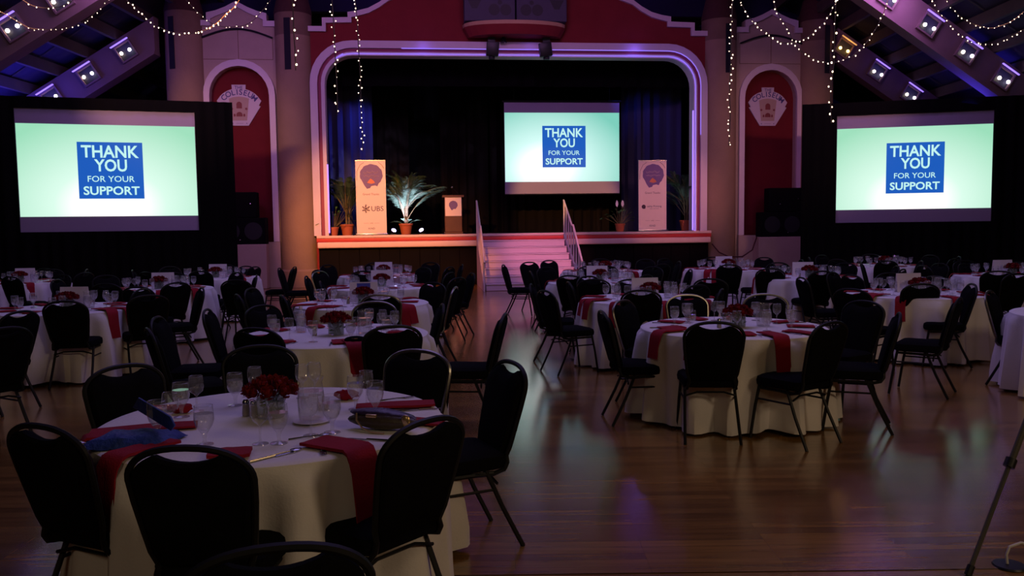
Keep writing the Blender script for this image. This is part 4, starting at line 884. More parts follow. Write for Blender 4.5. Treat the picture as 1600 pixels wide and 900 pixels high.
# chairs one can pick out in the photograph
for u, v, f, k in (
  (190, 572, (0.75, -0.55), 'T1'), (62, 666, (0.42, 0.90), 'T1'), (290, 700, (0.05, 1.0), 'T1'), (430, 856, (-0.25, 1.0), 'T1'), (668, 657, (-0.75, 0.62), 'T1'),
  (800, 566, (-0.90, -0.42), 'T1'), (655, 548, (-0.42, -0.9), 'T1'), (406, 541, (0.25, -0.95), 'T1'),
  (400, 514, (0.35, 0.9), 'T2'), (614, 510, (-0.35, 0.95), 'T2'), (692, 476, (-0.9, -0.15), 'T2'), (586, 472, (-0.1, -1.0), 'T2'), (408, 478, (0.8, -0.5), 'T2'), (322, 484, (1.0, 0.15), 'T2'),
  (594, 461, (0.0, 1.0), 'T3'), (712, 449, (-0.95, 0.1), 'T3'), (678, 442, (-0.6, -0.8), 'T3'), (478, 432, (0.95, 0.1), 'T3'), (440, 462, (0.9, 0.4), 'T3'),
  (704, 426, (-0.9, 0.3), 'T4'), (568, 424, (0, -1), 'T4'), (500, 440, (0.9, 0.2), 'T4'), (663, 418, (-0.7, -0.7), 'T4'), (498, 424, (0.9, -0.4), 'T4'),
  (100, 471, (-0.15, 1.0), 'L1'), (222, 452, (-1, 0.1), 'L1'), (276, 442, (-0.8, 0.6), 'L2'), (165, 444, (0.1, 1.0), 'L2'), (232, 462, (-0.6, 0.8), 'L1'), (214, 449, (0.1, 1.0), 'L2'),
  (32, 487, (-1.0, 0.3), 'L0'), (8, 513, (-0.9, 0.5), 'L0'), (80, 421, (0.3, -0.9), 'L1'), (100, 430, (-0.5, -0.9), 'L1'), (136, 421, (-0.9, -0.3), 'L4'), (16, 433, (0.3, 0.9), 'L4'), (70, 420, (0, -1), 'L4'),
  (368, 438, (0.0, 1), 'L3'), (312, 424, (0.1, 1.0), 'L3'), (398, 417, (-0.9, 0.3), 'L3'), (436, 419, (0.95, 0.1), 'T4'), (385, 416, (-0.4, -0.9), 'L3'),
  (1117, 504, (0.08, 1.0), 'R1'), (1300, 504, (-0.55, 0.80), 'R1'), (1406, 490, (-0.93, 0.36), 'R1'), (1352, 471, (-0.8, -0.45), 'R1'), (940, 487, (1.0, 0.1), 'R1'), (972, 470, (0.75, -0.55), 'R1'),
  (1072, 461, (0.15, -1.0), 'R1'), (1196, 460, (-0.25, -1.0), 'R1'),
  (1002, 454, (0.1, 1.0), 'R2'), (888, 441, (1.0, 0.1), 'R2'), (1128, 452, (-0.9, 0.35), 'R2'), (918, 432, (0.6, -0.8), 'R2'), (1090, 446, (-0.5, 0.8), 'R2'), (985, 437, (0.1, -1.0), 'R2'),
  (786, 414, (0.95, -0.15), 'R4'), (826, 410, (0.55, -0.8), 'R4'), (828, 424, (1, 0.1), 'R3'), (852, 418, (0.6, -0.7), 'R3'), (890, 431, (0.5, 0.85), 'R3'), (928, 437, (0.1, 1), 'R3'), (1010, 430, (-0.7, 0.6), 'R3'),
  (1440, 444, (0.0, 1.0), 'S1'), (1252, 434, (1.0, 0.05), 'S1'), (1330, 452, (0.75, 0.6), 'S1'), (1300, 426, (0.6, -0.6), 'S1'), (1390, 427, (0.05, -1), 'S1'), (1520, 444, (-0.9, 0.2), 'S1'), (1500, 466, (-0.8, 0.6), 'S1'),
  (1545, 455, (0.72, -0.65), 'U2'), (1330, 430, (0.9, 0.3), 'S2'), (1204, 420, (0.2, 1.0), 'S2'), (1140, 414, (0, 1), 'S3'), (1285, 424, (-0.2, 1.0), 'S2'), (1208, 412, (-0.9, 0.1), 'S3'),
  (1386, 408, (-0.1, 1), 'S4'), (1560, 424, (0.3, 1.0), 'U1'), (1505, 412, (0.6, -0.8), 'U1'), (1590, 428, (-0.2, 1), 'U1'), (1462, 432, (0.9, 0.3), 'U1'), (1592, 410, (-0.3, -1), 'U1'),
  (1110, 436, (0.3, 0.9), 'S3'), (1345, 410, (0.8, -0.3), 'S4'), (1440, 408, (-0.8, 0.2), 'S4'), (1470, 412, (-0.9, -0.2), 'S4')):
    chair_top(u, v, f, k)
# the rest of each ring, where no chair stands yet
def free(p, lim=0.50):
    return all((p-o).length > lim for o, f, k in chairs)
for k, (cx, cy, desc) in TABLES.items():
    if k in ('T1', 'L0', 'U2', 'R1'): continue
    rnd = random.Random(sum(map(ord, k)))
    have = [math.atan2(o.y-cy, o.x-cx) for o, f, kk in chairs if kk == k]
    a0 = rnd.uniform(0, PI)
    for i in range(8):
        a = a0+i*PI/4+rnd.uniform(-0.08, 0.08)
        if any(abs((a-h+PI) % (2*PI)-PI) < 0.52 for h in have): continue
        r = 1.08+rnd.uniform(-0.02, 0.10); p = Vector((cx+r*math.cos(a), cy+r*math.sin(a), 0))
        # keep the sight lines the photograph shows open: near-side centre of T3, T4, L1, S1, R3
        if k in ('T3', 'L1', 'S1', 'L2', 'U1', 'R3', 'S3', 'T4') and -2.5 < a-(0 if a < PI else 2*PI) < -0.65: continue
        if not free(p): continue
        j = rnd.uniform(-0.15, 0.15); f = Vector((-math.cos(a+j), -math.sin(a+j), 0)); chairs.append((p, f, k))
seen = {}
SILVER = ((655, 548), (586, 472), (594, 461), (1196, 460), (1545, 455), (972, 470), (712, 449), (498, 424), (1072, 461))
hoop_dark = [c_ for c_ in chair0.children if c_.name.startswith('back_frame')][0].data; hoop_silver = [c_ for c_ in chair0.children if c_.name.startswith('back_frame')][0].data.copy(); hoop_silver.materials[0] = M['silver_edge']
chairs.sort(key=lambda c: c[0].y)
for o, f, k in chairs:
    cx, cy, desc = TABLES[k]; rz = math.atan2(-f.x, f.y)
    ck = clock(o.x-cx, o.y-cy); n = seen.get((k, ck), 0); seen[(k, ck)] = n+1
    wd = ['', 'second ', 'third ', 'fourth '][n]
    lab = 'black padded chair at %s o\'clock of the %s' % (CLOCK[ck], desc)
    if n: lab = 'black chair, %sone out at %s o\'clock of the %s' % (wd, CLOCK[ck], desc)
    g = 'banquet chairs around the %s' % desc
    if not used_chair[0]:
        new = chair0; used_chair[0] = True; chair0.location = o; chair0.rotation_euler = (0, 0, rz); chair0['label'] = lab; chair0['group'] = g
    else: new = dup(chair0, o, rz, lab, g)
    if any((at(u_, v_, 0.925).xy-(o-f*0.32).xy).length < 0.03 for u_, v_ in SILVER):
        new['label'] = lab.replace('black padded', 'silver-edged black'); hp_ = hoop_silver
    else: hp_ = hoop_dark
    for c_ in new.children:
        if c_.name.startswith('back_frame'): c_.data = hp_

# ---------------------------------------------------------------- tablecloths and tables
def cloth_mesh(seed):
    rnd = random.Random(seed); NA = 144; vs = []; fs = []
    ks = [(rnd.choice((13, 14, 15)), rnd.uniform(0, 6.28), 0.50), (rnd.choice((21, 23)), rnd.uniform(0, 6.28), 0.40), (rnd.choice((5, 6)), rnd.uniform(0, 6.28), 0.35)]
    rings = [(0.0, 0.0)] + [(r, 0.0) for r in (0.3, 0.6, 0.74)] + [(R_T-0.018, 0.002), (R_T-0.004, 0.010), (R_T, 0.028)]
    for r, dz in rings:
        for i in range(NA):
            a = 2*PI*i/NA; vs.append((r*math.cos(a), r*math.sin(a), TZ-dz))
    drop = [0.06, 0.12, 0.20, 0.30, 0.42, 0.54, 0.64, 0.70, 0.742]
    for dz in drop:
        t = dz/0.742
        for i in range(NA):
            a = 2*PI*i/NA; w_ = 1.25*sum(am*math.sin(k*a+ph) for k, ph, am in ks)
            w_ = math.copysign(abs(w_)**0.8, w_)
            r = R_T+0.004+t**0.5*(0.050+0.095*w_*(0.75+0.25*t)); r = min(max(r, R_T-0.13*t), R_T+0.15)
            z = TZ-dz
            if dz == drop[-1]: z += 0.018*max(0, math.sin(4*a+seed))
            vs.append((r*math.cos(a+0.03*t*math.sin(11*a)), r*math.sin(a), z))
    n = len(rings)+len(drop)
    for j in range(n-1):
        for i in range(NA): fs.append((j*NA+i, j*NA+(i+1) % NA, (j+1)*NA+(i+1) % NA, (j+1)*NA+i))
    return MB().add(vs, fs).mesh('tablecloth', M['cloth'])
cloths = [cloth_mesh(s) for s in (1, 2, 3, 4, 5)]
tm = {'top': MB().lathe([(0.0, 0.725), (0.76, 0.725), (0.762, 0.745), (0.76, 0.752), (0.0, 0.752)], 40).mesh('tabletop', M['tabletop'])}
for i in range(4):
    a = PI/4+i*PI/2; tm[i] = MB().tube([(0.42*math.cos(a), 0.42*math.sin(a), 0.725), (0.46*math.cos(a), 0.46*math.sin(a), 0.0)], 0.014, 6).mesh('leg', M['chair_leg'])
for i, (k, (cx, cy, desc)) in enumerate(TABLES.items()):
    c = link('tablecloth', cloths[i % 5], loc=(cx, cy, 0), rz=i*1.1)
    if k == 'L0': pass
    tag(c, 'white floor-length tablecloth on the %s' % desc, 'tablecloth', 'white round tablecloths')
    if k in ('T1', 'R1', 'S1', 'L1'):
        t = thing('round_table', 'round folding table hidden under the cloth of the %s' % desc, 'table', (cx, cy, 0), 0, 'round banquet tables')
        link('tabletop', tm['top'], t)
        for q in range(4): link('leg', tm[q], t)

# ---------------------------------------------------------------- tableware prototypes
def glass(kind):
    if kind == 'wine': prof = [(0.034, 0.0), (0.033, 0.003), (0.008, 0.008), (0.005, 0.02), (0.005, 0.075), (0.012, 0.085), (0.030, 0.10), (0.037, 0.125), (0.036, 0.15), (0.032, 0.175)]; wl = [(0.0, 0.088), (0.028, 0.10), (0.0345, 0.125), (0.0, 0.125)]
    else: prof = [(0.037, 0.0), (0.036, 0.003), (0.010, 0.009), (0.007, 0.02), (0.010, 0.045), (0.020, 0.06), (0.034, 0.08), (0.041, 0.105), (0.040, 0.14), (0.037, 0.165)]; wl = [(0.0, 0.062), (0.018, 0.064), (0.032, 0.082), (0.0385, 0.105), (0.038, 0.132), (0.0, 0.132)]
    return prof, wl
def make_goblet(kind):
    prof, wl = glass(kind)
    t = thing('water_goblet' if kind == 'water' else 'wine_glass', 'x', 'glass')
    b = MB().lathe(prof, 20, lid=False).build('bowl', M['glass'], t)
    MB().tube([(prof[-1][0]*math.cos(a), prof[-1][0]*math.sin(a), prof[-1][1]) for a in [2*PI*i/20 for i in range(20)]], 0.0014, 4, closed=True).build('rim', M['glass'], b)
    if kind == 'water': MB().lathe(wl, 16).build('water', M['water'], t)
    return t
PROTO = {}
def place(kind, maker, loc, rz, label, group=None):
    loc = Vector(loc)
    if kind not in PROTO:
        o = maker(); PROTO[kind] = o; o.location = loc; o.rotation_euler = (0, 0, rz); o['label'] = label
        if group: o['group'] = group
        return o
    return dup(PROTO[kind], loc, rz, label, group)
ZT = TZ+0.001
def make_pitcher():
    t = thing('water_pitcher', 'x', 'pitcher')
    MB().lathe([(0.0, 0.004), (0.055, 0.004), (0.058, 0.02), (0.062, 0.10), (0.056, 0.15), (0.052, 0.175), (0.060, 0.20)], 20, lid=False).build('jug', M['glass'], t)
    MB().lathe([(0.0, 0.01), (0.054, 0.01), (0.059, 0.10), (0.056, 0.135), (0.0, 0.135)], 16).build('water', M['water'], t)
    MB().tube([(0.055, 0, 0.18), (0.10, 0, 0.18), (0.11, 0, 0.13), (0.09, 0, 0.08), (0.06, 0, 0.06)], 0.007, 6).build('handle', M['glass'], t)
    MB().add([(-0.055, -0.02, 0.197), (-0.085, 0, 0.208), (-0.055, 0.02, 0.197), (-0.053, 0, 0.17)], [(0, 1, 3), (1, 2, 3)]).build('spout', M['glass'], t)
    return t
def make_roses():
    t = thing('rose_centrepiece', 'x', 'flower arrangement'); rnd = random.Random(5)
    MB().lathe([(0.0, 0.002), (0.062, 0.002), (0.066, 0.01), (0.066, 0.115), (0.063, 0.115), (0.062, 0.012), (0.0, 0.010)], 20).build('vase', M['vase_glass'], t)
    m = MB()
    for i in range(16): a = rnd.uniform(0, 6.28); q = rnd.uniform(0.01, 0.05); m.tube([(q*math.cos(a+2), q*math.sin(a+2), 0.015), (q*1.3*math.cos(a), q*1.3*math.sin(a), 0.13)], 0.003, 4)
    for i in range(26):
        a = rnd.uniform(0, 6.28); q = rnd.uniform(0.02, 0.055); z = rnd.uniform(0.03, 0.12); leaflet(m, (q*math.cos(a), q*math.sin(a), z), (math.cos(a+1), math.sin(a+1), 0.8), 1, 0.05, 0.018, 0.2)
    m.build('leaves', M['leaf'], t, smooth=False)
    pts = [(0, 0, 0.175)]+[(0.062*math.cos(a), 0.062*math.sin(a), 0.165) for a in [i*PI/3 for i in range(6)]]+[(0.105*math.cos(a), 0.105*math.sin(a), 0.135) for a in [0.3+i*2*PI/9 for i in range(9)]]
    for c in pts:
        m = MB(); c = Vector(c); m.ball(c, 0.021, 8, 5, (1, 1, 1.1))
        ax = Vector((c.x*1.5, c.y*1.5, 0.1)).normalized(); M3 = ax.to_track_quat('Z', 'Y').to_matrix()
        for lay, (rr, zz, n_) in enumerate(((0.018, 0.020, 4), (0.028, 0.012, 5), (0.036, 0.000, 5))):
            for q in range(n_):
                a = q*2*PI/n_+lay*0.6; w_ = 0.85*PI/n_
                loc = [Vector((rr*0.35*math.cos(a), rr*0.35*math.sin(a), zz-0.028)), Vector((rr*math.cos(a-w_), rr*math.sin(a-w_), zz)), Vector((rr*1.12*math.cos(a), rr*1.12*math.sin(a), zz+0.008)), Vector((rr*math.cos(a+w_), rr*math.sin(a+w_), zz))]
                m.add([c+M3 @ p for p in loc], [(0, 1, 2, 3)])
        m.build('rose', M['rose'], t)
    return t
def napkin_mesh(kind, seed):
    rnd = random.Random(seed); m = MB(); w_ = 0.058
    if kind == 'over':      # along -y it reaches the table edge at y=0 and hangs down outside
        hang = 0.17+0.10*rnd.random(); path = [(0.27, 0.004), (0.18, 0.006), (0.09, 0.005), (0.02, 0.005), (-0.008, 0.0), (-0.022, -0.02), (-0.030, -0.05), (-0.040, -hang*0.55), (-0.052, -hang)]
    else: path = [(0.24, 0.004), (0.16, 0.008), (0.08, 0.006), (0.02, 0.005)]
    vs = []; nx = 6
    for k, (y_, z_) in enumerate(path):
        for i in range(nx+1):
            x_ = w_*(2*i/nx-1)*(1+0.05*math.sin(k*1.3+seed)); wv = 0.004*math.sin(i*1.7+k*0.8+seed)
            vs.append((x_+0.012*math.sin(k*0.5+seed)*(k/8), y_-(abs(wv)+0.002 if z_ < -0.01 else 0), z_+(abs(wv) if z_ > 0 else 0)))
    n0 = len(vs)
    vs += [(a, b-(0.006 if c < -0.01 else 0.0), c+(0.009 if c > -0.01 else 0)) for a, b, c in vs]
    r = len(path); fs = []
    for o_ in (0, n0):
        for k in range(r-1):
            for i in range(nx): q = o_+k*(nx+1)+i; fs.append((q, q+1, q+nx+2, q+nx+1))
    bd = [k*(nx+1) for k in range(r)]; be = [k*(nx+1)+nx for k in range(r)]
    for L in (bd, be):
        for a, b in zip(L, L[1:]): fs.append((a, b, b+n0, a+n0))
    for i in range(nx): fs.append((i, i+1, i+1+n0, i+n0)); q = (r-1)*(nx+1)+i; fs.append((q, q+1, q+1+n0, q+n0))
    return m.add(vs, fs).mesh('napkin', M['napkin'])
NOVER = [napkin_mesh('over', s) for s in (1, 2, 3)]; NFLAT = [napkin_mesh('flat', s) for s in (4, 5)]
def make_card(kind):
    t = thing('table_card', 'x', 'table sign')
    MB().add([(-0.165, -0.03, 0.0), (0.165, -0.03, 0.0), (0.165, 0.0, 0.235), (-0.165, 0.0, 0.235), (-0.165, -0.027, 0.0), (0.165, -0.027, 0.0), (0.165, 0.003, 0.235), (-0.165, 0.003, 0.235)],
             [(0, 1, 2, 3), (4, 7, 6, 5), (0, 4, 5, 1), (1, 5, 6, 2), (2, 6, 7, 3), (3, 7, 4, 0)]).build('front_panel', M['card'], t, smooth=False)
    MB().add([(-0.165, 0.035, 0.0), (0.165, 0.035, 0.0), (0.165, 0.004, 0.235), (-0.165, 0.004, 0.235), (-0.165, 0.038, 0.0), (0.165, 0.038, 0.0), (0.165, 0.007, 0.235), (-0.165, 0.007, 0.235)],
             [(0, 1, 2, 3), (4, 7, 6, 5), (0, 4, 5, 1), (1, 5, 6, 2), (2, 6, 7, 3), (3, 7, 4, 0)]).build('back_panel', M['card'], t, smooth=False)
    if kind == 'blue': MB().add([(-0.08, -0.017, 0.12), (0.08, -0.017, 0.12), (0.08, -0.004, 0.222), (-0.08, -0.004, 0.222)], [(0, 1, 2, 3)]).build('blue_picture', M['blue_print'], t, smooth=False)
    return t
def make_shaker():
    t = thing('salt_shaker', 'x', 'shaker'); MB().lathe([(0.0, 0), (0.018, 0), (0.020, 0.01), (0.016, 0.06), (0.0, 0.06)], 12).build('body', M['salt'], t)
    MB().lathe([(0.017, 0.058), (0.017, 0.07), (0.010, 0.08), (0.0, 0.082)], 12).build('cap', M['steel'], t); return t
def make_spoon():
    t = thing('spoon', 'x', 'cutlery'); MB().tube([(0, -0.085, 0.003), (0, 0, 0.006), (0, 0.05, 0.004)], [0.004, 0.0025, 0.003], 5).build('handle', M['steel'], t)
    MB().ball((0, 0.075, 0.006), 0.028, 8, 5, (0.72, 1.0, 0.16)).build('bowl', M['steel'], t); return t
def make_fork():
    t = thing('fork', 'x', 'cutlery'); MB().tube([(0, -0.09, 0.003), (0, 0.0, 0.006), (0, 0.04, 0.004)], [0.004, 0.0025, 0.004], 5).build('handle', M['steel'], t)
    m = MB(); m.box(-0.011, 0.011, 0.038, 0.058, 0.003, 0.005)
    for q in (-0.009, -0.003, 0.003, 0.009): m.box(q-0.0013, q+0.0013, 0.056, 0.095, 0.003, 0.006)
    m.build('tines', M['steel'], t, smooth=False); return t
def make_knife():
    t = thing('knife', 'x', 'cutlery'); MB().tube([(0, -0.11, 0.004), (0, 0.0, 0.005)], [0.0055, 0.004], 6).build('handle', M['steel'], t)
    MB().prism([(-0.004, 0.0), (0.009, 0.0), (0.010, 0.08), (0.002, 0.11), (-0.004, 0.10)], 0.001, 0.003, lambda a, b, c: (a, c, b)).build('blade', M['steel'], t, smooth=False); return t
def make_candle():
    t = thing('candle', 'x', 'candle'); MB().lathe([(0.0, 0.0), (0.030, 0.0), (0.034, 0.055), (0.031, 0.055), (0.028, 0.004), (0, 0.004)], 14).build('cup', M['glass'], t)
    MB().lathe([(0.0, 0.004), (0.027, 0.004), (0.028, 0.030), (0.0, 0.030)], 12).build('wax', M['candle'], t); return t
def make_carafe():
    t = thing('water_bottle', 'x', 'bottle')
    MB().lathe([(0.0, 0.0), (0.040, 0.0), (0.043, 0.01), (0.043, 0.12), (0.036, 0.15), (0.016, 0.18), (0.014, 0.205)], 18, lid=False).build('body', M['glass'], t)
    MB().lathe([(0.0, 0.004), (0.040, 0.008), (0.040, 0.115), (0.0, 0.115)], 14).build('water', M['water'], t)
    MB().lathe([(0.016, 0.2), (0.016, 0.222), (0.0, 0.222)], 12).build('cap', M['card'], t); return t

# ---- ordinary tables: a ring of goblets, napkins, roses, card, pitcher
ORD = [('second ', ''), ]
def setting(k, card=None, near=False, cardpix=None):
    cx, cy, desc = TABLES[k]; rnd = random.Random(100+sum(map(ord, k)))
    n = 9; a0 = rnd.uniform(0, 1)
    for i in range(n):
        a = a0+i*2*PI/n+rnd.uniform(-0.06, 0.06); r = 0.50+rnd.uniform(-0.03, 0.03)
        x_, y_ = cx+r*math.cos(a), cy+r*math.sin(a); ck = CLOCK[clock(x_-cx, y_-cy)]
        place('water', lambda: make_goblet('water'), (x_, y_, ZT), rnd.uniform(0, 6), 'stemmed goblet of water at %s o\'clock on the %s' % (ck, desc), 'water goblets on the %s' % desc)
        if rnd.random() < 0.8:
            b = a+0.17; rr = r-0.08
            place('wine', lambda: make_goblet('wine'), (cx+rr*math.cos(b), cy+rr*math.sin(b), ZT), 0, 'empty wine glass near %s o\'clock on the %s' % (CLOCK[clock(math.cos(b), math.sin(b))], desc), 'wine glasses on the %s' % desc)
        # napkin in front of the seat
        b = a+0.35+rnd.uniform(-0.1, 0.1); over = rnd.random() < 0.62
        me = rnd.choice(NOVER) if over else rnd.choice(NFLAT); ex_ = R_T+0.003 if over else R_T-0.10
        o = link('napkin', me, loc=(cx+ex_*math.cos(b), cy+ex_*math.sin(b), ZT), rz=b+PI/2)
        tag(o, ('red folded napkin hanging off %s o\'clock of the %s' if over else 'red folded napkin lying at %s o\'clock on the %s') % (CLOCK[clock(math.cos(b), math.sin(b))], desc), 'napkin', 'red napkins on the %s' % desc)
        if near:
            for dd, nm, mk in ((0.13, 'fork', make_fork), (-0.12, 'knife', make_knife)):
                q = b+dd; place(nm, mk, (cx+0.62*math.cos(q), cy+0.62*math.sin(q), ZT), q+PI/2, 'silver %s laid at %s o\'clock on the %s' % (nm, CLOCK[clock(math.cos(q), math.sin(q))], desc), '%ss on the %s' % (nm, desc))
    rx, ry = cx+0.03, cy-0.06
    place('rose', make_roses, (rx, ry, ZT), rnd.uniform(0, 6), 'red rose centrepiece in a glass vase on the %s' % desc, 'red rose centrepieces')
    if card:
        place('card'+card, lambda: make_card(card), (cx+0.0, cy+0.16, ZT), rnd.uniform(-0.15, 0.15), 'white table card standing behind the roses on the %s' % desc, 'white table cards')
    place('pitcher', make_pitcher, (cx+0.26, cy-0.02, ZT), rnd.uniform(0, 6), 'glass water pitcher beside the roses on the %s' % desc, 'water pitchers')
    place('shaker', make_shaker, (cx-0.14, cy-0.10, ZT), 0, 'small shaker left of the roses on the %s' % desc, 'shakers')
for k, cd in (('T2', None), ('T3', 'blue'), ('T4', 'plain'), ('T5', 'plain'), ('L1', 'plain'), ('L2', 'plain'), ('L3', 'plain'), ('L4', 'plain'), ('R1', None), ('R2', 'plain'), ('R3', 'plain'), ('R4', None), ('S1', 'plain'), ('S2', 'plain'), ('S3', 'plain'), ('S4', None), ('U1', 'plain')):
    setting(k, cd, near=k in ('T2', 'R1'))
for k, u, v, kk in (('R1', 1035, 520, 0), ('R1', 1222, 529, 1), ('T2', 560, 543, 2), ('T3', 512, 480, 0), ('T3', 645, 481, 1), ('R2', 924, 471, 0), ('S1', 1352, 464, 2), ('L1', 178, 486, 1), ('L2', 322, 454, 0), ('S3', 1092, 425, 1)):
    cx, cy, desc = TABLES[k]; p = at(u, v, TZ); b = math.atan2(p.y-cy, p.x-cx); ck = CLOCK[clock(math.cos(b), math.sin(b))]
    o = link('napkin', NOVER[kk], loc=(cx+(R_T+0.012)*math.cos(b), cy+(R_T+0.012)*math.sin(b), ZT+0.004), rz=b+PI/2); o.scale = (1.1, 1.0, 1.15)
    tag(o, 'long red napkin hanging at %s o\'clock of the %s' % (ck, desc), 'napkin', 'long red napkins on the %s' % desc)
cx, cy, desc = TABLES['U2']
for b in (3.0, 3.35):
    o = link('napkin', NFLAT[0], loc=(cx+0.70*math.cos(b), cy+0.70*math.sin(b), ZT), rz=b+PI/2)
    tag(o, 'red folded napkin %s on the cropped table at the right edge' % ('farther back' if b < 3.2 else 'nearer'), 'napkin', 'red napkins on the cropped table at the right edge')
place('carafe', make_carafe, at(471, 519, TZ)+Vector((0, 0, 0.001)), 0, 'clear water bottle on the second table left of the aisle')

# ---- the nearest table, laid as in the photograph
def P1(u, v): p = at(u, v, TZ); return Vector((p.x, p.y, ZT))
N1 = 'the nearest table'
for u, v, kind, lab in (
  (247, 686, 'water', 'goblet of water beside the blue clutch bag on %s' ), (268, 675, 'wine', 'wine glass just behind the blue clutch bag on %s'), (284, 652, 'water', 'goblet of water among the crumpled napkin, rear left of %s'),
  (308, 643, 'wine', 'wine glass at the rear left, tallest looking, on %s'), (320, 695, 'water', 'large goblet of water behind the front chair on %s'), (368, 634, 'water', 'goblet of water left of the roses on %s'),
  (399, 626, 'wine', 'wine glass behind the roses on %s'), (407, 694, 'wine', 'wine glass in front of the shakers on %s'), (436, 693, 'water', 'goblet of dark water in front of the roses on %s'),
  (486, 681, 'wine', 'wine glass in front of the pitcher on %s'), (519, 676, 'water', 'goblet of water right of the pitcher on %s'), (556, 640, 'water', 'goblet of water at the rear right on %s'),
  (573, 634, 'wine', 'wine glass between two goblets at the rear right of %s'), (587, 650, 'water', 'wide goblet of water beside the long red napkin on %s'), (473, 622, 'wine', 'wine glass behind the pitcher on %s'), (492, 618, 'wine', 'rearmost wine glass behind the pitcher on %s')):
    place(kind, lambda: make_goblet(kind), P1(u, v), 0.3, lab % N1, '%s on the nearest table' % ('water goblets' if kind == 'water' else 'wine glasses'))
place('rose', make_roses, P1(424, 652), 0.4, 'big red rose centrepiece in a glass vase on the nearest table', 'red rose centrepieces')
place('pitcher', make_pitcher, P1(487, 660)+Vector((0, 0, 0.012)), 2.2, 'glass water pitcher on a saucer on the nearest table', 'water pitchers')
tag(MB().lathe([(0.0, 0.0), (0.05, 0.0), (0.085, 0.009), (0.083, 0.011), (0.05, 0.004), (0.0, 0.004)], 26).build('saucer', M['card'], loc=P1(487, 660)), 'white saucer under the pitcher on the nearest table', 'plate')
place('shaker', make_shaker, P1(385, 650), 0, 'dark shaker left of the roses on the nearest table', 'shakers'); place('shaker', make_shaker, P1(397, 652), 0, 'pale shaker touching the roses vase on the nearest table', 'shakers')
place('candle', make_candle, P1(505, 640), 0, 'small glass candle holder right of the pitcher on the nearest table', 'candles')
place('spoon', make_spoon, P1(437, 711), -0.72, 'spoon lying near the front edge of the nearest table', 'cutlery on the nearest table')
place('fork', make_fork, P1(502, 703), 0.35+PI, 'fork lying beside the front red napkin on the nearest table', 'cutlery on the nearest table')
place('knife', make_knife, P1(430, 714), -0.75, 'knife under the spoon near the front edge of the nearest table', 'cutlery on the nearest table')
place('knife', make_knife, P1(573, 688), 1.30, 'knife in front of the brown purse on the nearest table', 'cutlery on the nearest table')
place('fork', make_fork, P1(622, 643), -1.35, 'fork between napkin and purse on the nearest table', 'cutlery on the nearest table')
place('knife', make_knife, P1(655, 641), -1.30, 'knife below the long red napkin on the nearest table', 'cutlery on the nearest table')
place('fork', make_fork, P1(620, 624), -1.1, 'fork behind the long red napkin on the nearest table', 'cutlery on the nearest table')
place('spoon', make_spoon, P1(482, 684), -1.1, 'spoon in front of the pitcher glass on the nearest table', 'cutlery on the nearest table')
place('spoon', make_spoon, P1(150, 695), 1.4, 'spoon at the left edge beside the blue clutch bag', 'cutlery on the nearest table')
def napkin_on(u, v, ang, me, label, edge=False, dz=0.0, sc=(1, 1, 1)):
    cx, cy, _ = TABLES['T1']
    if edge:
        p = at(u, v, TZ); b = math.atan2(p.y-cy, p.x-cx); o = link('napkin', me, loc=(cx+(R_T+0.004)*math.cos(b), cy+(R_T+0.004)*math.sin(b), ZT+dz), rz=b+PI/2+ang)
    else: p = P1(u, v); o = link('napkin', me, loc=(p.x, p.y, p.z+dz), rz=ang)
    o.scale = sc; tag(o, label, 'napkin', 'red napkins on the nearest table'); return o
napkin_on(576, 712, 0.30, NOVER[1], 'red napkin hanging over the front edge, right of the fork, nearest table', True, sc=(1.3, 0.95, 1.35))
napkin_on(165, 722, 0.1, NOVER[1], 'red napkin hanging over the left front edge under the blue bag', True, sc=(1.0, 1, 1.3))
napkin_on(125, 682, -1.25, NFLAT[0], 'flat red napkin at the far left edge behind the blue bag', sc=(1.0, 2.0, 1))
napkin_on(118, 690, 0.0, NOVER[0], 'red napkin hanging over the far left edge of the nearest table', True, sc=(0.9, 0.6, 1.2))
napkin_on(690, 634, 1.72, NFLAT[1], 'long flat red napkin behind the brown purse', sc=(0.95, 1.75, 1.2))
napkin_on(700, 664, 1.35, NFLAT[0], 'red napkin half hidden under the brown purse', sc=(0.9, 1.2, 1))
napkin_on(355, 722, 0.15, NFLAT[1], 'small tented red napkin behind the front chair on the nearest table', sc=(1.35, 0.55, 1.5))
napkin_on(225, 642, -1.5, NFLAT[1], 'red napkin at the rear left edge of the nearest table', sc=(0.8, 0.8, 1))
def crumple(u, v, r, label, seed):
    rnd = random.Random(seed); m = MB(); m.ball((0, 0, 0), r, 14, 8, (1.2, 0.8, 0.5))
    m.v = [p*(1+rnd.uniform(-0.22, 0.22)) for p in m.v]; zm = min(p.z for p in m.v); m.v = [Vector((p.x, p.y, p.z-zm)) for p in m.v]
    tag(m.build('napkin', M['napkin'], loc=P1(u, v)), label, 'napkin', 'red napkins on the nearest table')
crumple(542, 625, 0.05, 'crumpled red napkin beside the rear right goblet on the nearest table', 3)
crumple(285, 646, 0.045, 'crumpled red napkin among the rear left glasses on the nearest table', 4)
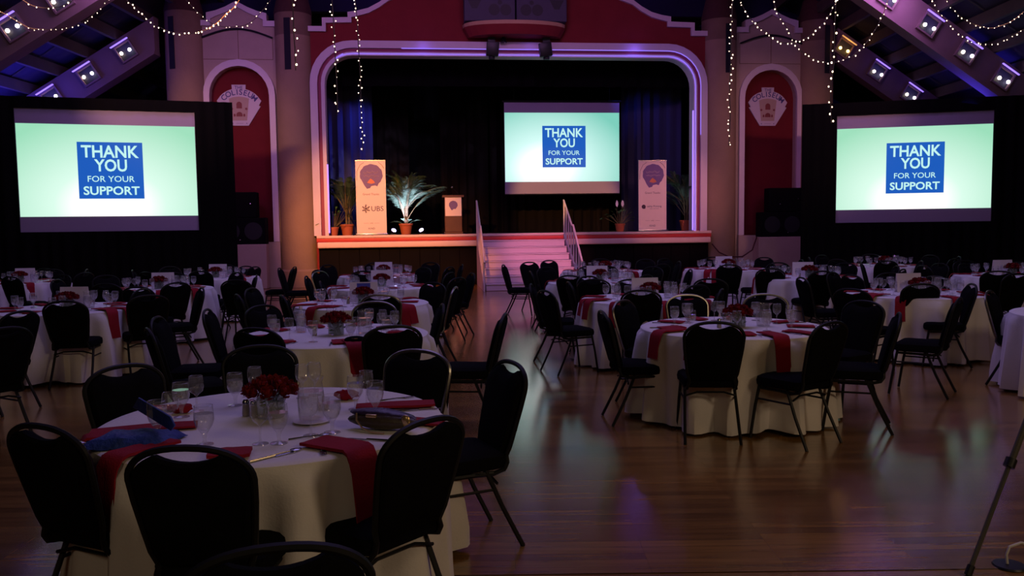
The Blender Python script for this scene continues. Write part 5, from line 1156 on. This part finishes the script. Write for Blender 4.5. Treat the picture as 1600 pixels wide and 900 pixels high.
# blue clutch bag / folded programme
def bag():
    c = P1(202, 694); t = thing('clutch_bag', 'dark blue satin clutch bag with a raised flap on the nearest table', 'bag', c, 0.05); t.scale = (1.28, 1.45, 1.5)
    m = MB(); nx, ny = 12, 8; vs = []
    for top in (0, 1):
        for j in range(ny+1):
            for i in range(nx+1):
                x_ = (i/nx-0.5)*0.26; y_ = (j/ny-0.5)*0.15; e = max(0, 1-abs(2*i/nx-1)**6)*max(0, 1-abs(2*j/ny-1)**6)
                vs.append((x_+0.03*(j/ny), y_, 0.004+(0.030*e+0.003*math.sin(i*1.3+j*0.9) if top else 0)))
    n0 = (nx+1)*(ny+1)
    fs = [(o+j*(nx+1)+i, o+j*(nx+1)+i+1, o+(j+1)*(nx+1)+i+1, o+(j+1)*(nx+1)+i) for o in (0, n0) for j in range(ny) for i in range(nx)]
    ed = [i for i in range(nx+1)]+[j*(nx+1)+nx for j in range(1, ny+1)]+[ny*(nx+1)+i for i in range(nx-1, -1, -1)]+[j*(nx+1) for j in range(ny-1, 0, -1)]
    fs += [(a, b, b+n0, a+n0) for a, b in zip(ed, ed[1:]+ed[:1])]
    m.add(vs, fs).build('body', M['navy'], t)
    f = MB(); f.prism([(-0.13, 0.0), (0.10, 0.0), (0.125, 0.02), (0.10, 0.045), (-0.09, 0.05)], -0.006, 0.006, lambda a, b, c: (a*0.85+0.07, b+0.03-a*0.75, c*0.9+0.045+max(0, -a)*0.25)).build('flap', M['navy'], t, bevel=(0.003, 2))
    return t
bag()
c = P1(598, 672); t = thing('purse', 'brown and purple oblong purse with gold clasp and wrist strap', 'bag', c, -0.30)
m = MB(); m.ball((0, 0, 0), 0.17, 22, 10, (1, 0.30, 0.24)); m.v = [Vector((p.x, p.y, p.z*(1-0.25*abs(p.x)/0.17)+0.042)) for p in m.v]; m.build('body', M['brown_leather'], t)
m = MB(); m.ball((0, 0, 0), 0.165, 22, 8, (0.98, 0.30, 0.13)); m.v = [Vector((p.x-0.005, p.y+0.015, p.z+0.072-0.10*max(0, p.x)-0.0*p.y)) for p in m.v]; m.build('flap', M['purple_leather'], t)
MB().box(-0.06, -0.01, -0.045, -0.028, 0.062, 0.076).build('clasp', M['gold'], t, bevel=(0.003, 2))
MB().tube([(-0.11, -0.03, 0.075), (-0.10, -0.052, 0.05), (-0.07, -0.06, 0.02), (-0.02, -0.075, 0.006), (0.04, -0.07, 0.004)], 0.004, 6).build('strap', M['gold'], t)
MB().ball((0.125, -0.03, 0.055), 0.022, 10, 6, (1, 0.5, 1.2)).build('tassel_ring', M['gold'], t)
c = at(485, 540, TZ)
t = thing('purse', 'small black round purse on the second table left of the aisle', 'bag', at(556, 537, TZ)+Vector((0, 0, 0.001)), 0)
m = MB(); m.ball((0, 0, 0.03), 0.09, 16, 8, (1, 0.6, 0.33)); m.build('body', M['black_fabric'], t); MB().tube([(-0.06, -0.02, 0.04), (0, -0.055, 0.045), (0.06, -0.02, 0.04)], 0.003, 5).build('piping', M['gold'], t)
tag(MB().box(-0.12, 0.12, -0.08, 0.08, 0.0, 0.012).build('folded_program', M['card'], loc=at(668, 528, TZ)+Vector((-0.2, 0.05, 0.004)), rz=0.4), 'folded paper on the right side of the second left table', 'paper')

# ---------------------------------------------------------------- light stand leg, floor box and cable at the right
t = thing('tripod_stand', 'grey tripod light stand cropped by the right edge of the picture', 'stand', (3.05, 4.15, 0))
def rel(p): return Vector(p)-Vector((3.05, 4.15, 0))
foot = at(1512, 899, 0); hub = far(1640, 560, 4.05)
def mix(a, b, t_): return a+(b-a)*t_
lg = MB().tube([rel(mix(foot, hub, 0.0)), rel(mix(foot, hub, 0.52))], 0.011, 8).build('leg', M['stand'], t)
MB().tube([rel(mix(foot, hub, 0.50)), rel(mix(foot, hub, 1.0))], 0.013, 8).build('upper_leg', M['stand'], lg)
o2 = Vector((0.022, 0.01, 0)); MB().tube([rel(mix(foot, hub, 0.50)+o2), rel(mix(foot, hub, 1.0)+o2)], 0.006, 8).build('brace', M['stand'], lg)
kc = rel(mix(foot, hub, 0.505)); m = MB(); d_ = (hub-foot).normalized(); m.tube([kc-d_*0.022, kc+d_*0.022], 0.026, 12); m.build('collar_knob', M['black_metal'], lg)
m = MB(); m.tube([rel(foot), rel(foot+d_*0.05)], 0.017, 10); m.build('rubber_foot', M['black_metal'], lg)
for fx, fy in ((3.65, 4.75), (3.55, 3.35)):
    l2 = MB().tube([rel((fx, fy, 0)), rel(hub)], 0.012, 8).build('leg', M['stand'], t); MB().tube([rel((fx, fy, 0.0)), rel((fx, fy, 0.04))], 0.016, 8).build('rubber_foot', M['black_metal'], l2)
MB().tube([rel((hub.x, hub.y, hub.z-0.25)), rel((hub.x, hub.y, 2.5))], 0.016, 10).build('pole', M['stand'], t)
fp = at(1577, 884, 0)
tag(MB().lathe([(0.0, 0.0), (0.075, 0.0), (0.07, 0.008), (0.045, 0.010), (0.0, 0.010)], 24).build('floor_socket', M['black_metal'], loc=fp), 'round dark floor socket cover at the bottom right corner', 'floor socket')
p = [fp+Vector((-0.01, 0, 0.01)), fp+Vector((-0.01, 0.01, 0.05)), fp+Vector((0.01, 0.02, 0.085)), fp+Vector((0.07, 0.03, 0.10)), fp+Vector((0.16, 0.03, 0.08)), fp+Vector((0.35, 0.06, 0.012)), fp+Vector((0.8, 0.2, 0.010))]
tag(MB().tube(p, 0.007, 8).build('power_cable', M['white_cable']), 'white power cable rising out of the floor socket', 'cable')
